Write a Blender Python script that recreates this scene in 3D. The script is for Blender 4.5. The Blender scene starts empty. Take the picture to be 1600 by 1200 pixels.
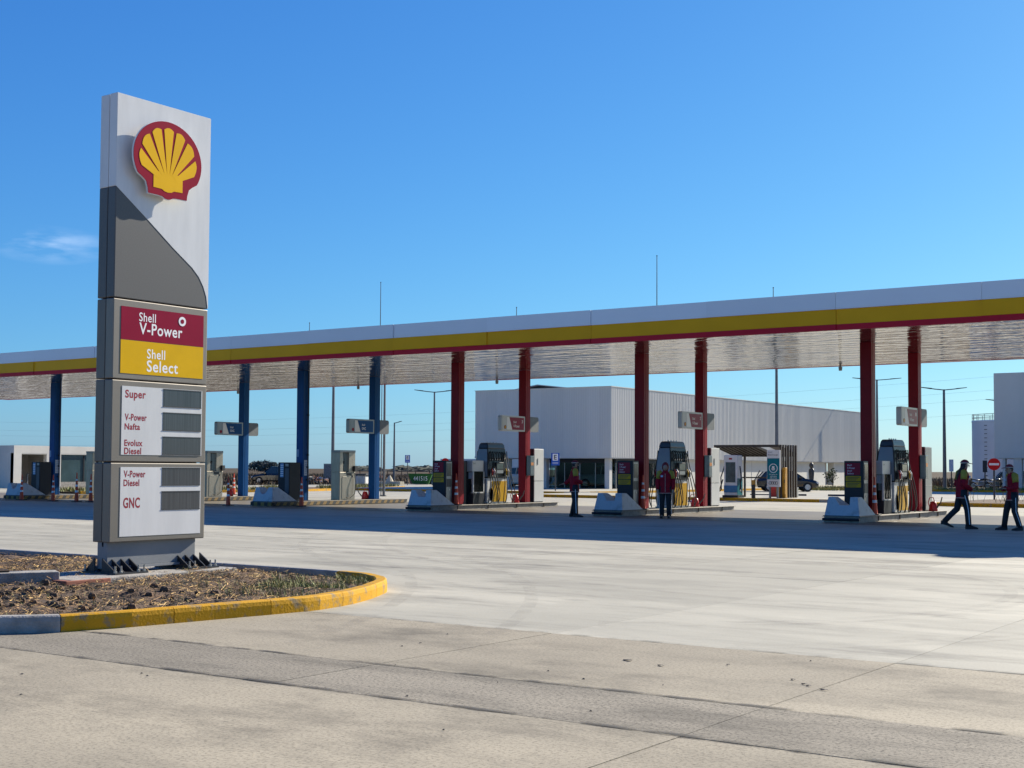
import bpy, bmesh, math, random
from mathutils import Vector, Matrix
from mathutils import noise as mnoise
random.seed(7)
R = math.radians
S = bpy.context.scene
COL = S.collection

# ------------------------------------------------------------------ camera
cam_d = bpy.data.cameras.new('camera')
cam = bpy.data.objects.new('camera', cam_d); COL.objects.link(cam); S.camera = cam
YAW, PITCH, ROLL = -0.6049, 0.0475, 0.0054
cy, sy, cp, sp = math.cos(YAW), math.sin(YAW), math.cos(PITCH), math.sin(PITCH)
fw = Vector((sy*cp, cy*cp, sp)); rt = Vector((cy, -sy, 0)); up = rt.cross(fw)
r2 = rt*math.cos(ROLL) + up*math.sin(ROLL); u2 = up*math.cos(ROLL) - rt*math.sin(ROLL)
M = Matrix((r2, u2, -fw)).transposed().to_4x4(); M.translation = Vector((0, 0, 1.5))
cam.matrix_world = M
cam_d.sensor_fit = 'HORIZONTAL'; cam_d.sensor_width = 36.0
cam_d.lens = 2117.17/1600*36.0
cam_d.shift_y = 32.36/1600
cam_d.clip_start = 0.1; cam_d.clip_end = 6000

# ------------------------------------------------------------------ sun and sky
SUN = Vector((0.21, 1.0, 0.565)).normalized()
SUN_EL = math.asin(SUN.z); SUN_AZ = math.atan2(SUN.x, SUN.y)
sun_d = bpy.data.lights.new('sun', 'SUN'); sun_d.energy = 5.0; sun_d.angle = R(0.5); sun_d.color = (1.0, 0.925, 0.78)
sun = bpy.data.objects.new('sun', sun_d); COL.objects.link(sun)
sun.rotation_euler = SUN.to_track_quat('Z', 'Y').to_euler(); sun.location = (0, 0, 60)
W = bpy.data.worlds.new('World'); S.world = W; W.use_nodes = True
nt = W.node_tree; bg = nt.nodes['Background']
sky = nt.nodes.new('ShaderNodeTexSky'); sky.sky_type = 'NISHITA'; sky.sun_disc = False
sky.sun_elevation = SUN_EL; sky.sun_rotation = SUN_AZ
sky.air_density = 1.0; sky.dust_density = 0.4; sky.ozone_density = 4.0; sky.altitude = 0
# a faint wisp of cirrus low on the left
tc = nt.nodes.new('ShaderNodeTexCoord')
wd = Vector((-0.7955, 0.5855, 0.1535)).normalized()
def wn(t, **k):
    n = nt.nodes.new(t)
    for a, b in k.items(): setattr(n, a, b)
    return n
cm = wn('ShaderNodeMapping'); cm.inputs['Scale'].default_value = (14, 14, 60)
cn = wn('ShaderNodeTexNoise'); cn.inputs['Scale'].default_value = 1.6; cn.inputs['Detail'].default_value = 6
cr_ = wn('ShaderNodeMapRange'); cr_.inputs['From Min'].default_value = .47; cr_.inputs['From Max'].default_value = .75
dist = wn('ShaderNodeVectorMath', operation='SUBTRACT'); dist.inputs[1].default_value = wd
sc = wn('ShaderNodeVectorMath', operation='MULTIPLY'); sc.inputs[1].default_value = (1, 1, 3.2)
ln = wn('ShaderNodeVectorMath', operation='LENGTH')
dr = wn('ShaderNodeMapRange'); dr.inputs['From Min'].default_value = .045; dr.inputs['From Max'].default_value = .0
mu = wn('ShaderNodeMath', operation='MULTIPLY'); mu2 = wn('ShaderNodeMath', operation='MULTIPLY'); mu2.inputs[1].default_value = .45
mx = wn('ShaderNodeMix', data_type='RGBA'); mx.inputs['B'].default_value = (5.2, 6.0, 7.2, 1)
# photographic rendering of the sky's own colours: a contrast exponent and a gain for each channel
sep = wn('ShaderNodeSeparateColor'); cmb = wn('ShaderNodeCombineColor')
EXPO = 1.0; bg.inputs['Strength'].default_value = 0.1
chan = []
for ci, (gm_, gain) in enumerate(((1.28, .0335), (1.02, .090), (.64, .258))):
    pw = wn('ShaderNodeMath', operation='POWER'); pw.inputs[1].default_value = gm_
    ml = wn('ShaderNodeMath', operation='MULTIPLY'); ml.inputs[1].default_value = gain/(.1*2**EXPO)
    nt.links.new(sep.outputs[ci], pw.inputs[0]); nt.links.new(pw.outputs[0], ml.inputs[0]); nt.links.new(ml.outputs[0], cmb.inputs[ci])
L = nt.links.new
L(tc.outputs['Generated'], cm.inputs['Vector']); L(cm.outputs[0], cn.inputs['Vector']); L(cn.outputs['Fac'], cr_.inputs['Value'])
L(tc.outputs['Generated'], dist.inputs[0]); L(dist.outputs[0], sc.inputs[0]); L(sc.outputs[0], ln.inputs[0]); L(ln.outputs['Value'], dr.inputs['Value'])
L(cr_.outputs[0], mu.inputs[0]); L(dr.outputs[0], mu.inputs[1]); L(mu.outputs[0], mu2.inputs[0]); L(mu2.outputs[0], mx.inputs['Factor'])
L(sky.outputs[0], sep.inputs[0]); L(cmb.outputs[0], mx.inputs['A']); L(mx.outputs['Result'], bg.inputs['Color'])

S.render.engine = 'CYCLES'
S.view_settings.view_transform = 'Standard'; S.view_settings.look = 'None'
S.view_settings.gamma = 1; S.view_settings.use_curve_mapping = False
S.view_settings.exposure = EXPO
S.cycles.max_bounces = 8

# ------------------------------------------------------------------ materials
MATS = {}
def mat(name, col, rough=.6, metal=0., var=.12, scale=3., bump=0., bscale=40., spec=.5, coat=0., trans=0., emit=0., stretch=(1, 1, 1), col2=None, contrast=(.35, .65), ior=1.5):
    """principled material whose colour wanders between two tones by noise in object space"""
    if name in MATS: return MATS[name]
    m = bpy.data.materials.new(name); m.use_nodes = True
    t = m.node_tree; b = t.nodes['Principled BSDF']
    b.inputs['Roughness'].default_value = rough; b.inputs['Metallic'].default_value = metal
    b.inputs['Specular IOR Level'].default_value = spec; b.inputs['IOR'].default_value = ior
    b.inputs['Coat Weight'].default_value = coat; b.inputs['Transmission Weight'].default_value = trans
    tcn = t.nodes.new('ShaderNodeTexCoord'); mp = t.nodes.new('ShaderNodeMapping'); mp.inputs['Scale'].default_value = stretch
    t.links.new(tcn.outputs['Object'], mp.inputs['Vector'])
    if col2 is None: col2 = tuple(c*(1-var*2) for c in col)
    n = t.nodes.new('ShaderNodeTexNoise'); n.inputs['Scale'].default_value = scale; n.inputs['Detail'].default_value = 6; n.inputs['Roughness'].default_value = .62
    r = t.nodes.new('ShaderNodeMapRange'); r.inputs['From Min'].default_value = contrast[0]; r.inputs['From Max'].default_value = contrast[1]
    x = t.nodes.new('ShaderNodeMix'); x.data_type = 'RGBA'
    x.inputs['A'].default_value = (*col, 1); x.inputs['B'].default_value = (*col2, 1)
    t.links.new(mp.outputs[0], n.inputs['Vector']); t.links.new(n.outputs['Fac'], r.inputs['Value']); t.links.new(r.outputs[0], x.inputs['Factor'])
    oi = t.nodes.new('ShaderNodeObjectInfo'); rg_ = t.nodes.new('ShaderNodeMapRange'); rg_.inputs['To Min'].default_value = .95; rg_.inputs['To Max'].default_value = 1.04
    vm = t.nodes.new('ShaderNodeVectorMath'); vm.operation = 'SCALE'
    t.links.new(oi.outputs['Random'], rg_.inputs['Value']); t.links.new(x.outputs['Result'], vm.inputs[0]); t.links.new(rg_.outputs[0], vm.inputs['Scale'])
    t.links.new(vm.outputs[0], b.inputs['Base Color'])
    if bump:
        n2 = t.nodes.new('ShaderNodeTexNoise'); n2.inputs['Scale'].default_value = bscale; n2.inputs['Detail'].default_value = 4
        bp = t.nodes.new('ShaderNodeBump'); bp.inputs['Strength'].default_value = bump; bp.inputs['Distance'].default_value = .02
        t.links.new(mp.outputs[0], n2.inputs['Vector']); t.links.new(n2.outputs['Fac'], bp.inputs['Height']); t.links.new(bp.outputs[0], b.inputs['Normal'])
    if emit:
        t.links.new(x.outputs['Result'], b.inputs['Emission Color']); b.inputs['Emission Strength'].default_value = emit
    MATS[name] = m
    return m

def concrete(name, c1, c2, c3, streak=(.25, .9, 1), grit=.25, rough=.7, dark=.5, s1=.35):
    """poured concrete: large patches, streaks of dirt, fine grit"""
    m = bpy.data.materials.new(name); m.use_nodes = True; MATS[name] = m
    t = m.node_tree; b = t.nodes['Principled BSDF']; N = t.nodes.new; K = t.links.new
    b.inputs['Roughness'].default_value = rough; b.inputs['Specular IOR Level'].default_value = .18
    g = N('ShaderNodeNewGeometry'); mp = N('ShaderNodeMapping'); mp.inputs['Scale'].default_value = streak
    K(g.outputs['Position'], mp.inputs['Vector'])
    def nz(sc, det, v, lo, hi, ro=.6):
        n = N('ShaderNodeTexNoise'); n.inputs['Scale'].default_value = sc; n.inputs['Detail'].default_value = det; n.inputs['Roughness'].default_value = ro
        K(v, n.inputs['Vector']); r = N('ShaderNodeMapRange'); r.inputs['From Min'].default_value = lo; r.inputs['From Max'].default_value = hi
        K(n.outputs['Fac'], r.inputs['Value']); return r.outputs[0], n.outputs['Fac']
    def mixc(f, a, bb):
        x = N('ShaderNodeMix'); x.data_type = 'RGBA'
        K(f, x.inputs['Factor'])
        if isinstance(a, tuple): x.inputs['A'].default_value = (*a, 1)
        else: K(a, x.inputs['A'])
        if isinstance(bb, tuple): x.inputs['B'].default_value = (*bb, 1)
        else: K(bb, x.inputs['B'])
        return x.outputs['Result']
    f1, _ = nz(s1, 5, mp.outputs[0], .38, .62)
    f2, _ = nz(1.1, 9, mp.outputs[0], .46, .68, .74)
    f3, n3 = nz(42, 4, g.outputs['Position'], .48, .66, .75)
    f4, _ = nz(.21, 6, g.outputs['Position'], .47, .53, .68)
    c = mixc(f1, c1, c2)
    sc_ = N('ShaderNodeMath'); sc_.operation = 'MULTIPLY'; sc_.inputs[1].default_value = dark; K(f2, sc_.inputs[0])
    c = mixc(sc_.outputs[0], c, c3)
    s4 = N('ShaderNodeMath'); s4.operation = 'MULTIPLY'; s4.inputs[1].default_value = .55; K(f4, s4.inputs[0])
    c = mixc(s4.outputs[0], c, c2)
    s3 = N('ShaderNodeMath'); s3.operation = 'MULTIPLY'; s3.inputs[1].default_value = grit; K(f3, s3.inputs[0])
    c = mixc(s3.outputs[0], c, tuple(v*.45 for v in c3))
    oi = N('ShaderNodeObjectInfo'); rg_ = N('ShaderNodeMapRange'); rg_.inputs['To Min'].default_value = .90; rg_.inputs['To Max'].default_value = 1.07
    K(oi.outputs['Random'], rg_.inputs['Value'])
    vm = N('ShaderNodeVectorMath'); vm.operation = 'SCALE'; K(c, vm.inputs[0]); K(rg_.outputs[0], vm.inputs['Scale'])
    K(vm.outputs[0], b.inputs['Base Color'])
    bp = N('ShaderNodeBump'); bp.inputs['Strength'].default_value = .35; bp.inputs['Distance'].default_value = .006
    K(n3, bp.inputs['Height']); K(bp.outputs[0], b.inputs['Normal'])
    return m

concrete('concrete_light', (.47, .44, .355), (.37, .348, .282), (.19, .178, .148), streak=(.28, 1.0, 1), grit=.16, rough=.66, dark=.95)
concrete('concrete_tan', (.39, .342, .256), (.30, .265, .202), (.16, .142, .11), streak=(.5, .8, 1), grit=.6, rough=.85, dark=1.0)
concrete('concrete_grey', (.34, .302, .237), (.26, .233, .186), (.125, .113, .092), streak=(.35, 1.0, 1), grit=.95, rough=.9, dark=1.0)
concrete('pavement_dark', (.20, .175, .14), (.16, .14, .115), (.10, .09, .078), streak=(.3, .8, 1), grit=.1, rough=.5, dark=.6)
mat('joint', (.10, .09, .075), .9)
mat('field', (.085, .06, .038), .95, var=.3, scale=.12, bump=.8, bscale=3., col2=(.05, .038, .025), spec=.1)
mat('soil', (.14, .08, .042), .95, var=.3, scale=5, bump=1., bscale=30, col2=(.06, .04, .027))
mat('straw_a', (.58, .37, .13), .8); mat('straw_b', (.32, .18, .07), .85); mat('straw_c', (.12, .075, .04), .9)
mat('grass', (.11, .17, .03), .7, col2=(.20, .20, .06)); mat('drygrass', (.30, .24, .09), .8, col2=(.2, .2, .06))
mat('kerb_yellow', (.50, .26, .010), .7, spec=.15, scale=7, col2=(.26, .19, .10), bump=.25, contrast=(.52,.64))
mat('kerb_dirty', (.30, .20, .05), .8, scale=8, col2=(.55, .32, .03))
mat('kerb_grey', (.36, .34, .31), .8, scale=6, bump=.4, col2=(.24, .225, .2))
mat('concrete_old', (.33, .31, .28), .85, scale=7, bump=.5, col2=(.2, .185, .165))
mat('white_paint', (.74, .74, .73), .35, var=.03); mat('white_gloss', (.78, .78, .78), .18, var=.02, coat=.3)
mat('sign_white', (.66, .655, .64), .22, var=.045, scale=2.5, stretch=(1,2,.35)); mat('sign_silver', (.20, .178, .15), .42, metal=.4, var=.04, scale=2)
mat('sign_grey', (.095, .09, .085), .4, var=.08, scale=60); mat('sign_side', (.15, .137, .12), .45, metal=.4, var=.05)
mat('pedestal', (.20, .21, .22), .5, var=.06); mat('black_steel', (.02, .022, .027), .45, var=.1); mat('bolt', (.45, .44, .42), .35, metal=.9)
mat('shell_red', (.27, .004, .022), .3, spec=.15, var=.03); mat('shell_yellow', (.76, .43, .006), .3, spec=.15, var=.03)
mat('panel_red', (.26, .006, .032), .3, spec=.15, var=.04); mat('panel_yellow', (.68, .40, .006), .3, spec=.15, var=.04)
mat('text_white', (.8, .8, .8), .4, var=0); mat('text_red', (.27, .006, .016), .4, var=0); mat('text_dark', (.03, .03, .04), .5, var=0)
mat('display', (.085, .092, .097), .10, var=.22, scale=5, stretch=(1, 14, .12))
mat('fascia_white', (.82, .82, .82), .3, spec=.15, var=.02, scale=.6); mat('fascia_yellow', (.88, .41, .004), .35, spec=.15, var=.04, scale=.6); mat('fascia_red', (.55, .008, .028), .35, spec=.15, var=.04)
mat('column_red', (.235, .006, .015), .38, spec=.15, var=.06, scale=2); mat('column_blue', (.003, .07, .24), .38, spec=.15, var=.06, scale=2)
mat('roof_metal', (.5, .5, .5), .5, metal=.3)
mat('cabinet_dark', (.03, .034, .042), .4, spec=.15, var=.06); mat('cabinet_metal', (.24, .245, .25), .35, metal=.6, var=.06)
mat('steel_grey', (.34, .31, .26), .38, metal=.75, var=.1, scale=4, stretch=(3, 3, .6)); mat('screen', (.06, .09, .10), .08, var=.2)
mat('bumper_paint', (.46, .49, .53), .55, scale=5, col2=(.30, .31, .33), contrast=(.5,.72)); mat('cone_orange', (.70, .07, .02), .5, var=.06); mat('cone_white', (.8, .8, .8), .4, var=.03)
mat('pump_navy', (.03, .05, .085), .35, var=.06); mat('pump_panel', (.19, .235, .30), .3, var=.04); mat('pump_black', (.012, .013, .015), .4)
mat('pump_white', (.58, .585, .58), .35, var=.04); mat('pump_yellow', (.56, .32, .015), .35, spec=.15, var=.05); mat('hose', (.012, .012, .013), .5)
mat('nozzle_silver', (.65, .65, .65), .25, metal=.8); mat('red_plastic', (.50, .012, .015), .4, var=.06); mat('stripe_yellow', (.25, .15, .035), .6); mat('stripe_black', (.02, .02, .02), .6)
mat('paper', (.55, .62, .72), .6, var=.05); mat('paper_blue', (.25, .36, .55), .6, var=.1)
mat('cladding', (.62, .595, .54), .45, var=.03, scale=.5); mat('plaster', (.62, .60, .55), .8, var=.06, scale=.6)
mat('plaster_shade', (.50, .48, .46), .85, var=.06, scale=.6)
mat('glass_dark', (.06, .10, .11), .04, spec=.8, var=.2, scale=.5); mat('dark_void', (.02, .022, .025), .8); mat('roof_dark', (.04, .04, .045), .7)
mat('pole_grey', (.16, .17, .18), .5, metal=.3); mat('pole_dark', (.035, .038, .045), .5)
mat('shelter_brown', (.03, .021, .016), .5); mat('teal', (.0, .13, .17), .35, spec=.15, var=.04); mat('ev_blue', (.03, .16, .33), .4); mat('bollard_yellow', (.48, .24, .02), .5)
mat('skin', (.46, .25, .16), .55, var=.06); mat('jacket', (.36, .012, .024), .75, spec=.15, var=.12, scale=12); mat('jacket_yellow', (.42, .30, .03), .7, var=.1, scale=12)
mat('trousers', (.014, .015, .02), .8); mat('shoe', (.012, .012, .013), .6); mat('hair', (.02, .012, .008), .6); mat('cap', (.18, .012, .02), .7); mat('cap_trim', (.55, .45, .35), .7)
mat('car_white', (.7, .7, .7), .2, coat=.6, var=.01); mat('car_black', (.012, .013, .015), .15, coat=.6); mat('tyre', (.02, .02, .02), .85); mat('rim', (.45, .45, .46), .3, metal=.8)
mat('car_glass', (.03, .04, .045), .04, spec=.8); mat('headlight', (.75, .75, .75), .1); mat('tail_red', (.4, .01, .01), .2)
mat('sign_blue', (.01, .08, .42), .4, spec=.15, var=.03); mat('sign_red', (.50, .01, .015), .4, spec=.15, var=.03); mat('container_green', (.03, .13, .035), .6, spec=.15, var=.15, scale=3)
mat('brick', (.33, .12, .075), .85, var=.2, scale=8); mat('stone', (.5, .46, .36), .9, var=.15); mat('plastic_white', (.6, .62, .64), .5, var=.1)
mat('leaf_hazed', (.07, .085, .075), .9, col2=(.10, .115, .11)); mat('bark', (.09, .065, .05), .9); mat('wire', (.22, .24, .27), .6)  # distant foliage: a little aerial haze is mixed into the leaf colour
mat('crop', (.13, .095, .055), .9, col2=(.08, .06, .038)); mat('tank_white', (.62, .64, .68), .5, var=.05, scale=.4); mat('shrub', (.06, .09, .03), .8)
mat('tyre_mark', (.27, .26, .24), .75, var=.2, scale=6); mat('stain', (.05, .045, .04), .8)
mat('spout', (.06, .06, .06), .6); mat('ext_cover', (.12, .16, .19), .12, var=.1); mat('label_orange', (.55, .20, .03), .5)
mat('glow_white', (.8, .8, .78), .5, var=.02)

# glossy rippled ceiling sheet
m = bpy.data.materials.new('ceiling_sheet'); m.use_nodes = True; MATS['ceiling_sheet'] = m
t = m.node_tree; b = t.nodes['Principled BSDF']
b.inputs['Base Color'].default_value = (.55, .525, .47, 1); b.inputs['Roughness'].default_value = .04; b.inputs['Metallic'].default_value = .92; b.inputs['Coat Weight'].default_value = .4; b.inputs['Coat Roughness'].default_value = .05
g = t.nodes.new('ShaderNodeNewGeometry'); mp = t.nodes.new('ShaderNodeMapping'); mp.inputs['Scale'].default_value = (.30, 1.25, 1)
n1 = t.nodes.new('ShaderNodeTexNoise'); n1.inputs['Scale'].default_value = 1.7; n1.inputs['Detail'].default_value = 3; n1.inputs['Roughness'].default_value = .5
bp = t.nodes.new('ShaderNodeBump'); bp.inputs['Strength'].default_value = 1.0; bp.inputs['Distance'].default_value = .075
t.links.new(g.outputs['Position'], mp.inputs['Vector']); t.links.new(mp.outputs[0], n1.inputs['Vector']); t.links.new(n1.outputs['Fac'], bp.inputs['Height']); t.links.new(bp.outputs[0], b.inputs['Normal']); t.links.new(bp.outputs[0], b.inputs['Coat Normal'])

# clear glass pane
m = bpy.data.materials.new('pane_glass'); m.use_nodes = True; MATS['pane_glass'] = m
t = m.node_tree; b = t.nodes['Principled BSDF']; tr = t.nodes.new('ShaderNodeBsdfTransparent'); tr.inputs[0].default_value = (.55, .68, .68, 1)
b.inputs['Base Color'].default_value = (.02, .04, .045, 1); b.inputs['Roughness'].default_value = .03
ms = t.nodes.new('ShaderNodeMixShader'); fr = t.nodes.new('ShaderNodeFresnel'); fr.inputs[0].default_value = 1.5
ad = t.nodes.new('ShaderNodeMath'); ad.operation = 'ADD'; ad.inputs[1].default_value = .12; ad.use_clamp = True
t.links.new(fr.outputs[0], ad.inputs[0]); t.links.new(ad.outputs[0], ms.inputs[0]); t.links.new(tr.outputs[0], ms.inputs[1]); t.links.new(b.outputs[0], ms.inputs[2])
t.links.new(ms.outputs[0], t.nodes['Material Output'].inputs['Surface'])

# ------------------------------------------------------------------ mesh builder
class MB:
    def __init__(s): s.v = []; s.f = []; s.mi = []; s.cur = 0
    def add(s, vs, fs):
        o = len(s.v); s.v += [tuple(p) for p in vs]; s.f += [[i+o for i in f] for f in fs]; s.mi += [s.cur]*len(fs); return s
    def box(s, x0, x1, y0, y1, z0, z1):
        return s.add([(x0,y0,z0),(x1,y0,z0),(x1,y1,z0),(x0,y1,z0),(x0,y0,z1),(x1,y0,z1),(x1,y1,z1),(x0,y1,z1)],
                     [(0,3,2,1),(4,5,6,7),(0,1,5,4),(1,2,6,5),(2,3,7,6),(3,0,4,7)])
    def hexa(s, b, tp):
        return s.add(list(b)+list(tp), [(0,3,2,1),(4,5,6,7),(0,1,5,4),(1,2,6,5),(2,3,7,6),(3,0,4,7)])
    def prism(s, poly, axis, a, b):
        """poly of (u,v); axis x: u=y v=z, axis y: u=x v=z, axis z: u=x v=y"""
        def P(u, v, w):
            return (w,u,v) if axis == 'x' else ((u,w,v) if axis == 'y' else (u,v,w))
        n = len(poly)
        vs = [P(u,v,a) for u,v in poly]+[P(u,v,b) for u,v in poly]
        fs = [list(range(n))[::-1], list(range(n,2*n))]+[(i,(i+1)%n,n+(i+1)%n,n+i) for i in range(n)]
        return s.add(vs, fs)
    def loft(s, rings, cap=True, closed=True):
        n = len(rings[0]); vs = [p for r in rings for p in r]; fs = []
        for k in range(len(rings)-1):
            for i in range(n if closed else n-1):
                j = (i+1)%n; fs.append((k*n+i, k*n+j, (k+1)*n+j, (k+1)*n+i))
        if cap: fs.append(list(range(n))[::-1]); fs.append([(len(rings)-1)*n+i for i in range(n)])
        return s.add(vs, fs)
    def tube(s, pts, r, n=8, cap=True):
        pts = [Vector(p) for p in pts]; rs = r if isinstance(r, (list, tuple)) else [r]*len(pts); rings = []
        pu = None
        for i, p in enumerate(pts):
            d = (pts[min(i+1,len(pts)-1)]-pts[max(i-1,0)]).normalized()
            if pu is None:
                ref = Vector((0,0,1)) if abs(d.z) < .9 else Vector((1,0,0)); pu = d.cross(ref).normalized()
            else:
                pu = (pu-d*pu.dot(d)).normalized()
            w = d.cross(pu)
            rings.append([p+(pu*math.cos(2*math.pi*k/n)+w*math.sin(2*math.pi*k/n))*rs[i] for k in range(n)])
        return s.loft(rings, cap)
    def cyl(s, p0, p1, r0, r1=None, n=12): return s.tube([p0, p1], [r0, r0 if r1 is None else r1], n)
    def ball(s, c, rx, ry=None, rz=None, n=10, m=6):
        ry = ry or rx; rz = rz or rx; rings = []
        for k in range(m+1):
            a = -math.pi/2+math.pi*k/m; q = max(math.cos(a), .02)
            rings.append([(c[0]+rx*q*math.cos(2*math.pi*i/n), c[1]+ry*q*math.sin(2*math.pi*i/n), c[2]+rz*math.sin(a)) for i in range(n)])
        return s.loft(rings)
    def xf(s, Mx):
        s.v = [tuple(Mx @ Vector(p)) for p in s.v]; return s
    def build(s, name, mt, parent=None, bevel=0., smooth=False, seg=2):
        me = bpy.data.meshes.new(name); me.from_pydata(s.v, [], s.f); me.update()
        bm = bmesh.new(); bm.from_mesh(me); bmesh.ops.recalc_face_normals(bm, faces=bm.faces); bm.to_mesh(me); bm.free()
        for k in (mt if isinstance(mt, (list, tuple)) else [mt]): me.materials.append(MATS[k])
        for p, i in zip(me.polygons, s.mi): p.material_index = i
        return link(name, me, parent, bevel, smooth, seg)
def link(name, me, parent=None, bevel=0., smooth=False, seg=2):
    o = bpy.data.objects.new(name, me); COL.objects.link(o)
    if parent is not None: o.parent = parent
    if smooth:
        for p in me.polygons: p.use_smooth = True
    if bevel:
        b = o.modifiers.new('bevel', 'BEVEL'); b.width = bevel; b.segments = seg; b.limit_method = 'ANGLE'; b.angle_limit = R(35)
    return o
def tag(o, label=None, cat=None, group=None, kind=None):
    if label: o['label'] = label
    if cat: o['category'] = cat
    if group: o['group'] = group
    if kind: o['kind'] = kind
    return o
def thing(name, label, cat, loc=(0,0,0), rz=0., group=None):
    o = bpy.data.objects.new(name, None); COL.objects.link(o); o.location = loc; o.rotation_euler = (0,0,rz); o.empty_display_size = .2
    return tag(o, label, cat, group)
def copy_tree(o, loc=None, label=None, rz=None, parent=None):
    c = o.copy(); COL.objects.link(c)
    if parent is not None: c.parent = parent
    if loc is not None: c.location = loc
    if rz is not None: c.rotation_euler = (0,0,rz)
    if label: c['label'] = label
    for ch in KIDS(o): copy_tree(ch, parent=c)
    return c
def KIDS(o): return [x for x in list(COL.objects) if x.parent == o]
def struct(o): o['kind'] = 'structure'; return o

TEXTS = {}
def text_mesh(body, w, h, face, pos, depth=.004, bold=0.):
    """lettering as mesh; face '+X' (reads along +Y) or '-Y' (reads along +X); pos = lower left; w,h fitted"""
    key = (body, bold)
    if key not in TEXTS:
        c = bpy.data.curves.new('lettering', 'FONT'); c.body = body; c.size = 1; c.offset = bold*.5; c.resolution_u = 4; c.space_character = 1.08
        o = bpy.data.objects.new('lettering', c); COL.objects.link(o); bpy.context.view_layer.update()
        me = bpy.data.meshes.new_from_object(o.evaluated_get(bpy.context.evaluated_depsgraph_get()))
        TEXTS[key] = ([tuple(v.co) for v in me.vertices], [list(p.vertices) for p in me.polygons])
        bpy.data.objects.remove(o); bpy.data.curves.remove(c); bpy.data.meshes.remove(me)
    vs, fs = TEXTS[key]
    x0 = min(v[0] for v in vs); x1 = max(v[0] for v in vs); y0 = min(v[1] for v in vs); y1 = max(v[1] for v in vs)
    o = []
    for v in vs:
        a = (v[0]-x0)/(x1-x0)*w; c = (v[1]-y0)/(y1-y0)*h
        o.append((pos[0]+depth, pos[1]+a, pos[2]+c) if face == '+X' else (pos[0]+a, pos[1]-depth, pos[2]+c))
    mb = MB(); mb.add(o, fs); return mb
def text(body, w, h, face, pos, mt, parent, depth=.0009, bold=0., name='lettering'):
    mb = text_mesh(body, w, h, face, pos, depth, bold)
    me = bpy.data.meshes.new(name); me.from_pydata(mb.v, [], mb.f); me.update(); me.materials.append(MATS[mt])
    return link(name, me, parent)

# ================================================================== THE SETTING
def sheet(name, x0, x1, y0, y1, z, mt):
    return struct(MB().add([(x0,y0,z),(x1,y0,z),(x1,y1,z),(x0,y1,z)], [(0,1,2,3)]).build(name, mt))
sheet('ground', -2500, 2500, -300, 3500, -.06, 'field')
# concrete apron round the slab field
SX0, SX1, SY0, SY1 = -45.2, 12.4, -2.4, 35.7
ap = MB()
for x0, x1, y0, y1 in ((-88, SX0, -30, 35.7), (SX1, 60, -30, 35.7), (SX0, SX1, -30, SY0), (-84, 60, 35.7, 104)):
    ap.add([(x0,y0,0),(x1,y0,0),(x1,y1,0),(x0,y1,0)], [(0,1,2,3)])
    ap.add([(x0,y0,-.3),(x1,y0,-.3),(x1,y1,-.3),(x0,y1,-.3),(x0,y0,-.002),(x1,y0,-.002),(x1,y1,-.002),(x0,y1,-.002)], [(0,1,5,4),(1,2,6,5),(2,3,7,6),(3,0,4,7)])
apron = struct(ap.build('apron', 'concrete_light'))
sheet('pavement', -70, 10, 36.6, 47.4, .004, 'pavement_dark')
forecourt = sheet('forecourt', SX0, SX1, SY0, SY1, -.0055, 'joint')
rows = [-2.4, .4, 3.4, 6.9, 8.03, 10.5, 14.1, 17.7, 21.3, 24.9, 28.5, 32.1, 35.7]
mts = ['concrete_tan', 'concrete_tan', 'concrete_tan', 'concrete_grey', 'concrete_tan']+['concrete_light']*7
PIT = 3.2; J = .0035
def slab_mesh(w, d, mt):
    mb = MB(); e = .0
    mb.box(-w/2,w/2,-d/2,d/2,-.03,0)
    if 0: mb.add([(-w/2,-d/2,-.03),(w/2,-d/2,-.03),(w/2,d/2,-.03),(-w/2,d/2,-.03),(-w/2,-d/2,-e),(w/2,-d/2,-e),(w/2,d/2,-e),(-w/2,d/2,-e),
            (-w/2+e,-d/2+e,0),(w/2-e,-d/2+e,0),(w/2-e,d/2-e,0),(-w/2+e,d/2-e,0)],
           [(8,9,10,11),(4,5,9,8),(5,6,10,9),(6,7,11,10),(7,4,8,11),(0,1,5,4),(1,2,6,5),(2,3,7,6),(3,0,4,7)])
    me = bpy.data.meshes.new('slab'); me.from_pydata(mb.v, [], mb.f); me.materials.append(MATS[mt]); return me
for k in range(len(rows)-1):
    y0, y1 = rows[k], rows[k+1]; d = y1-y0
    me = slab_mesh(PIT-2*J, d-2*J, mts[k])
    for i in range(18):
        x = SX0+PIT*(i+.5)
        o = link('slab', me, forecourt); o.location = (x, (y0+y1)/2, random.uniform(-.002, .002) if k < 5 else random.uniform(-.001, .001))
        o.rotation_euler = (random.uniform(-.0006,.0006), random.uniform(-.0006,.0006), 0)

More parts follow.
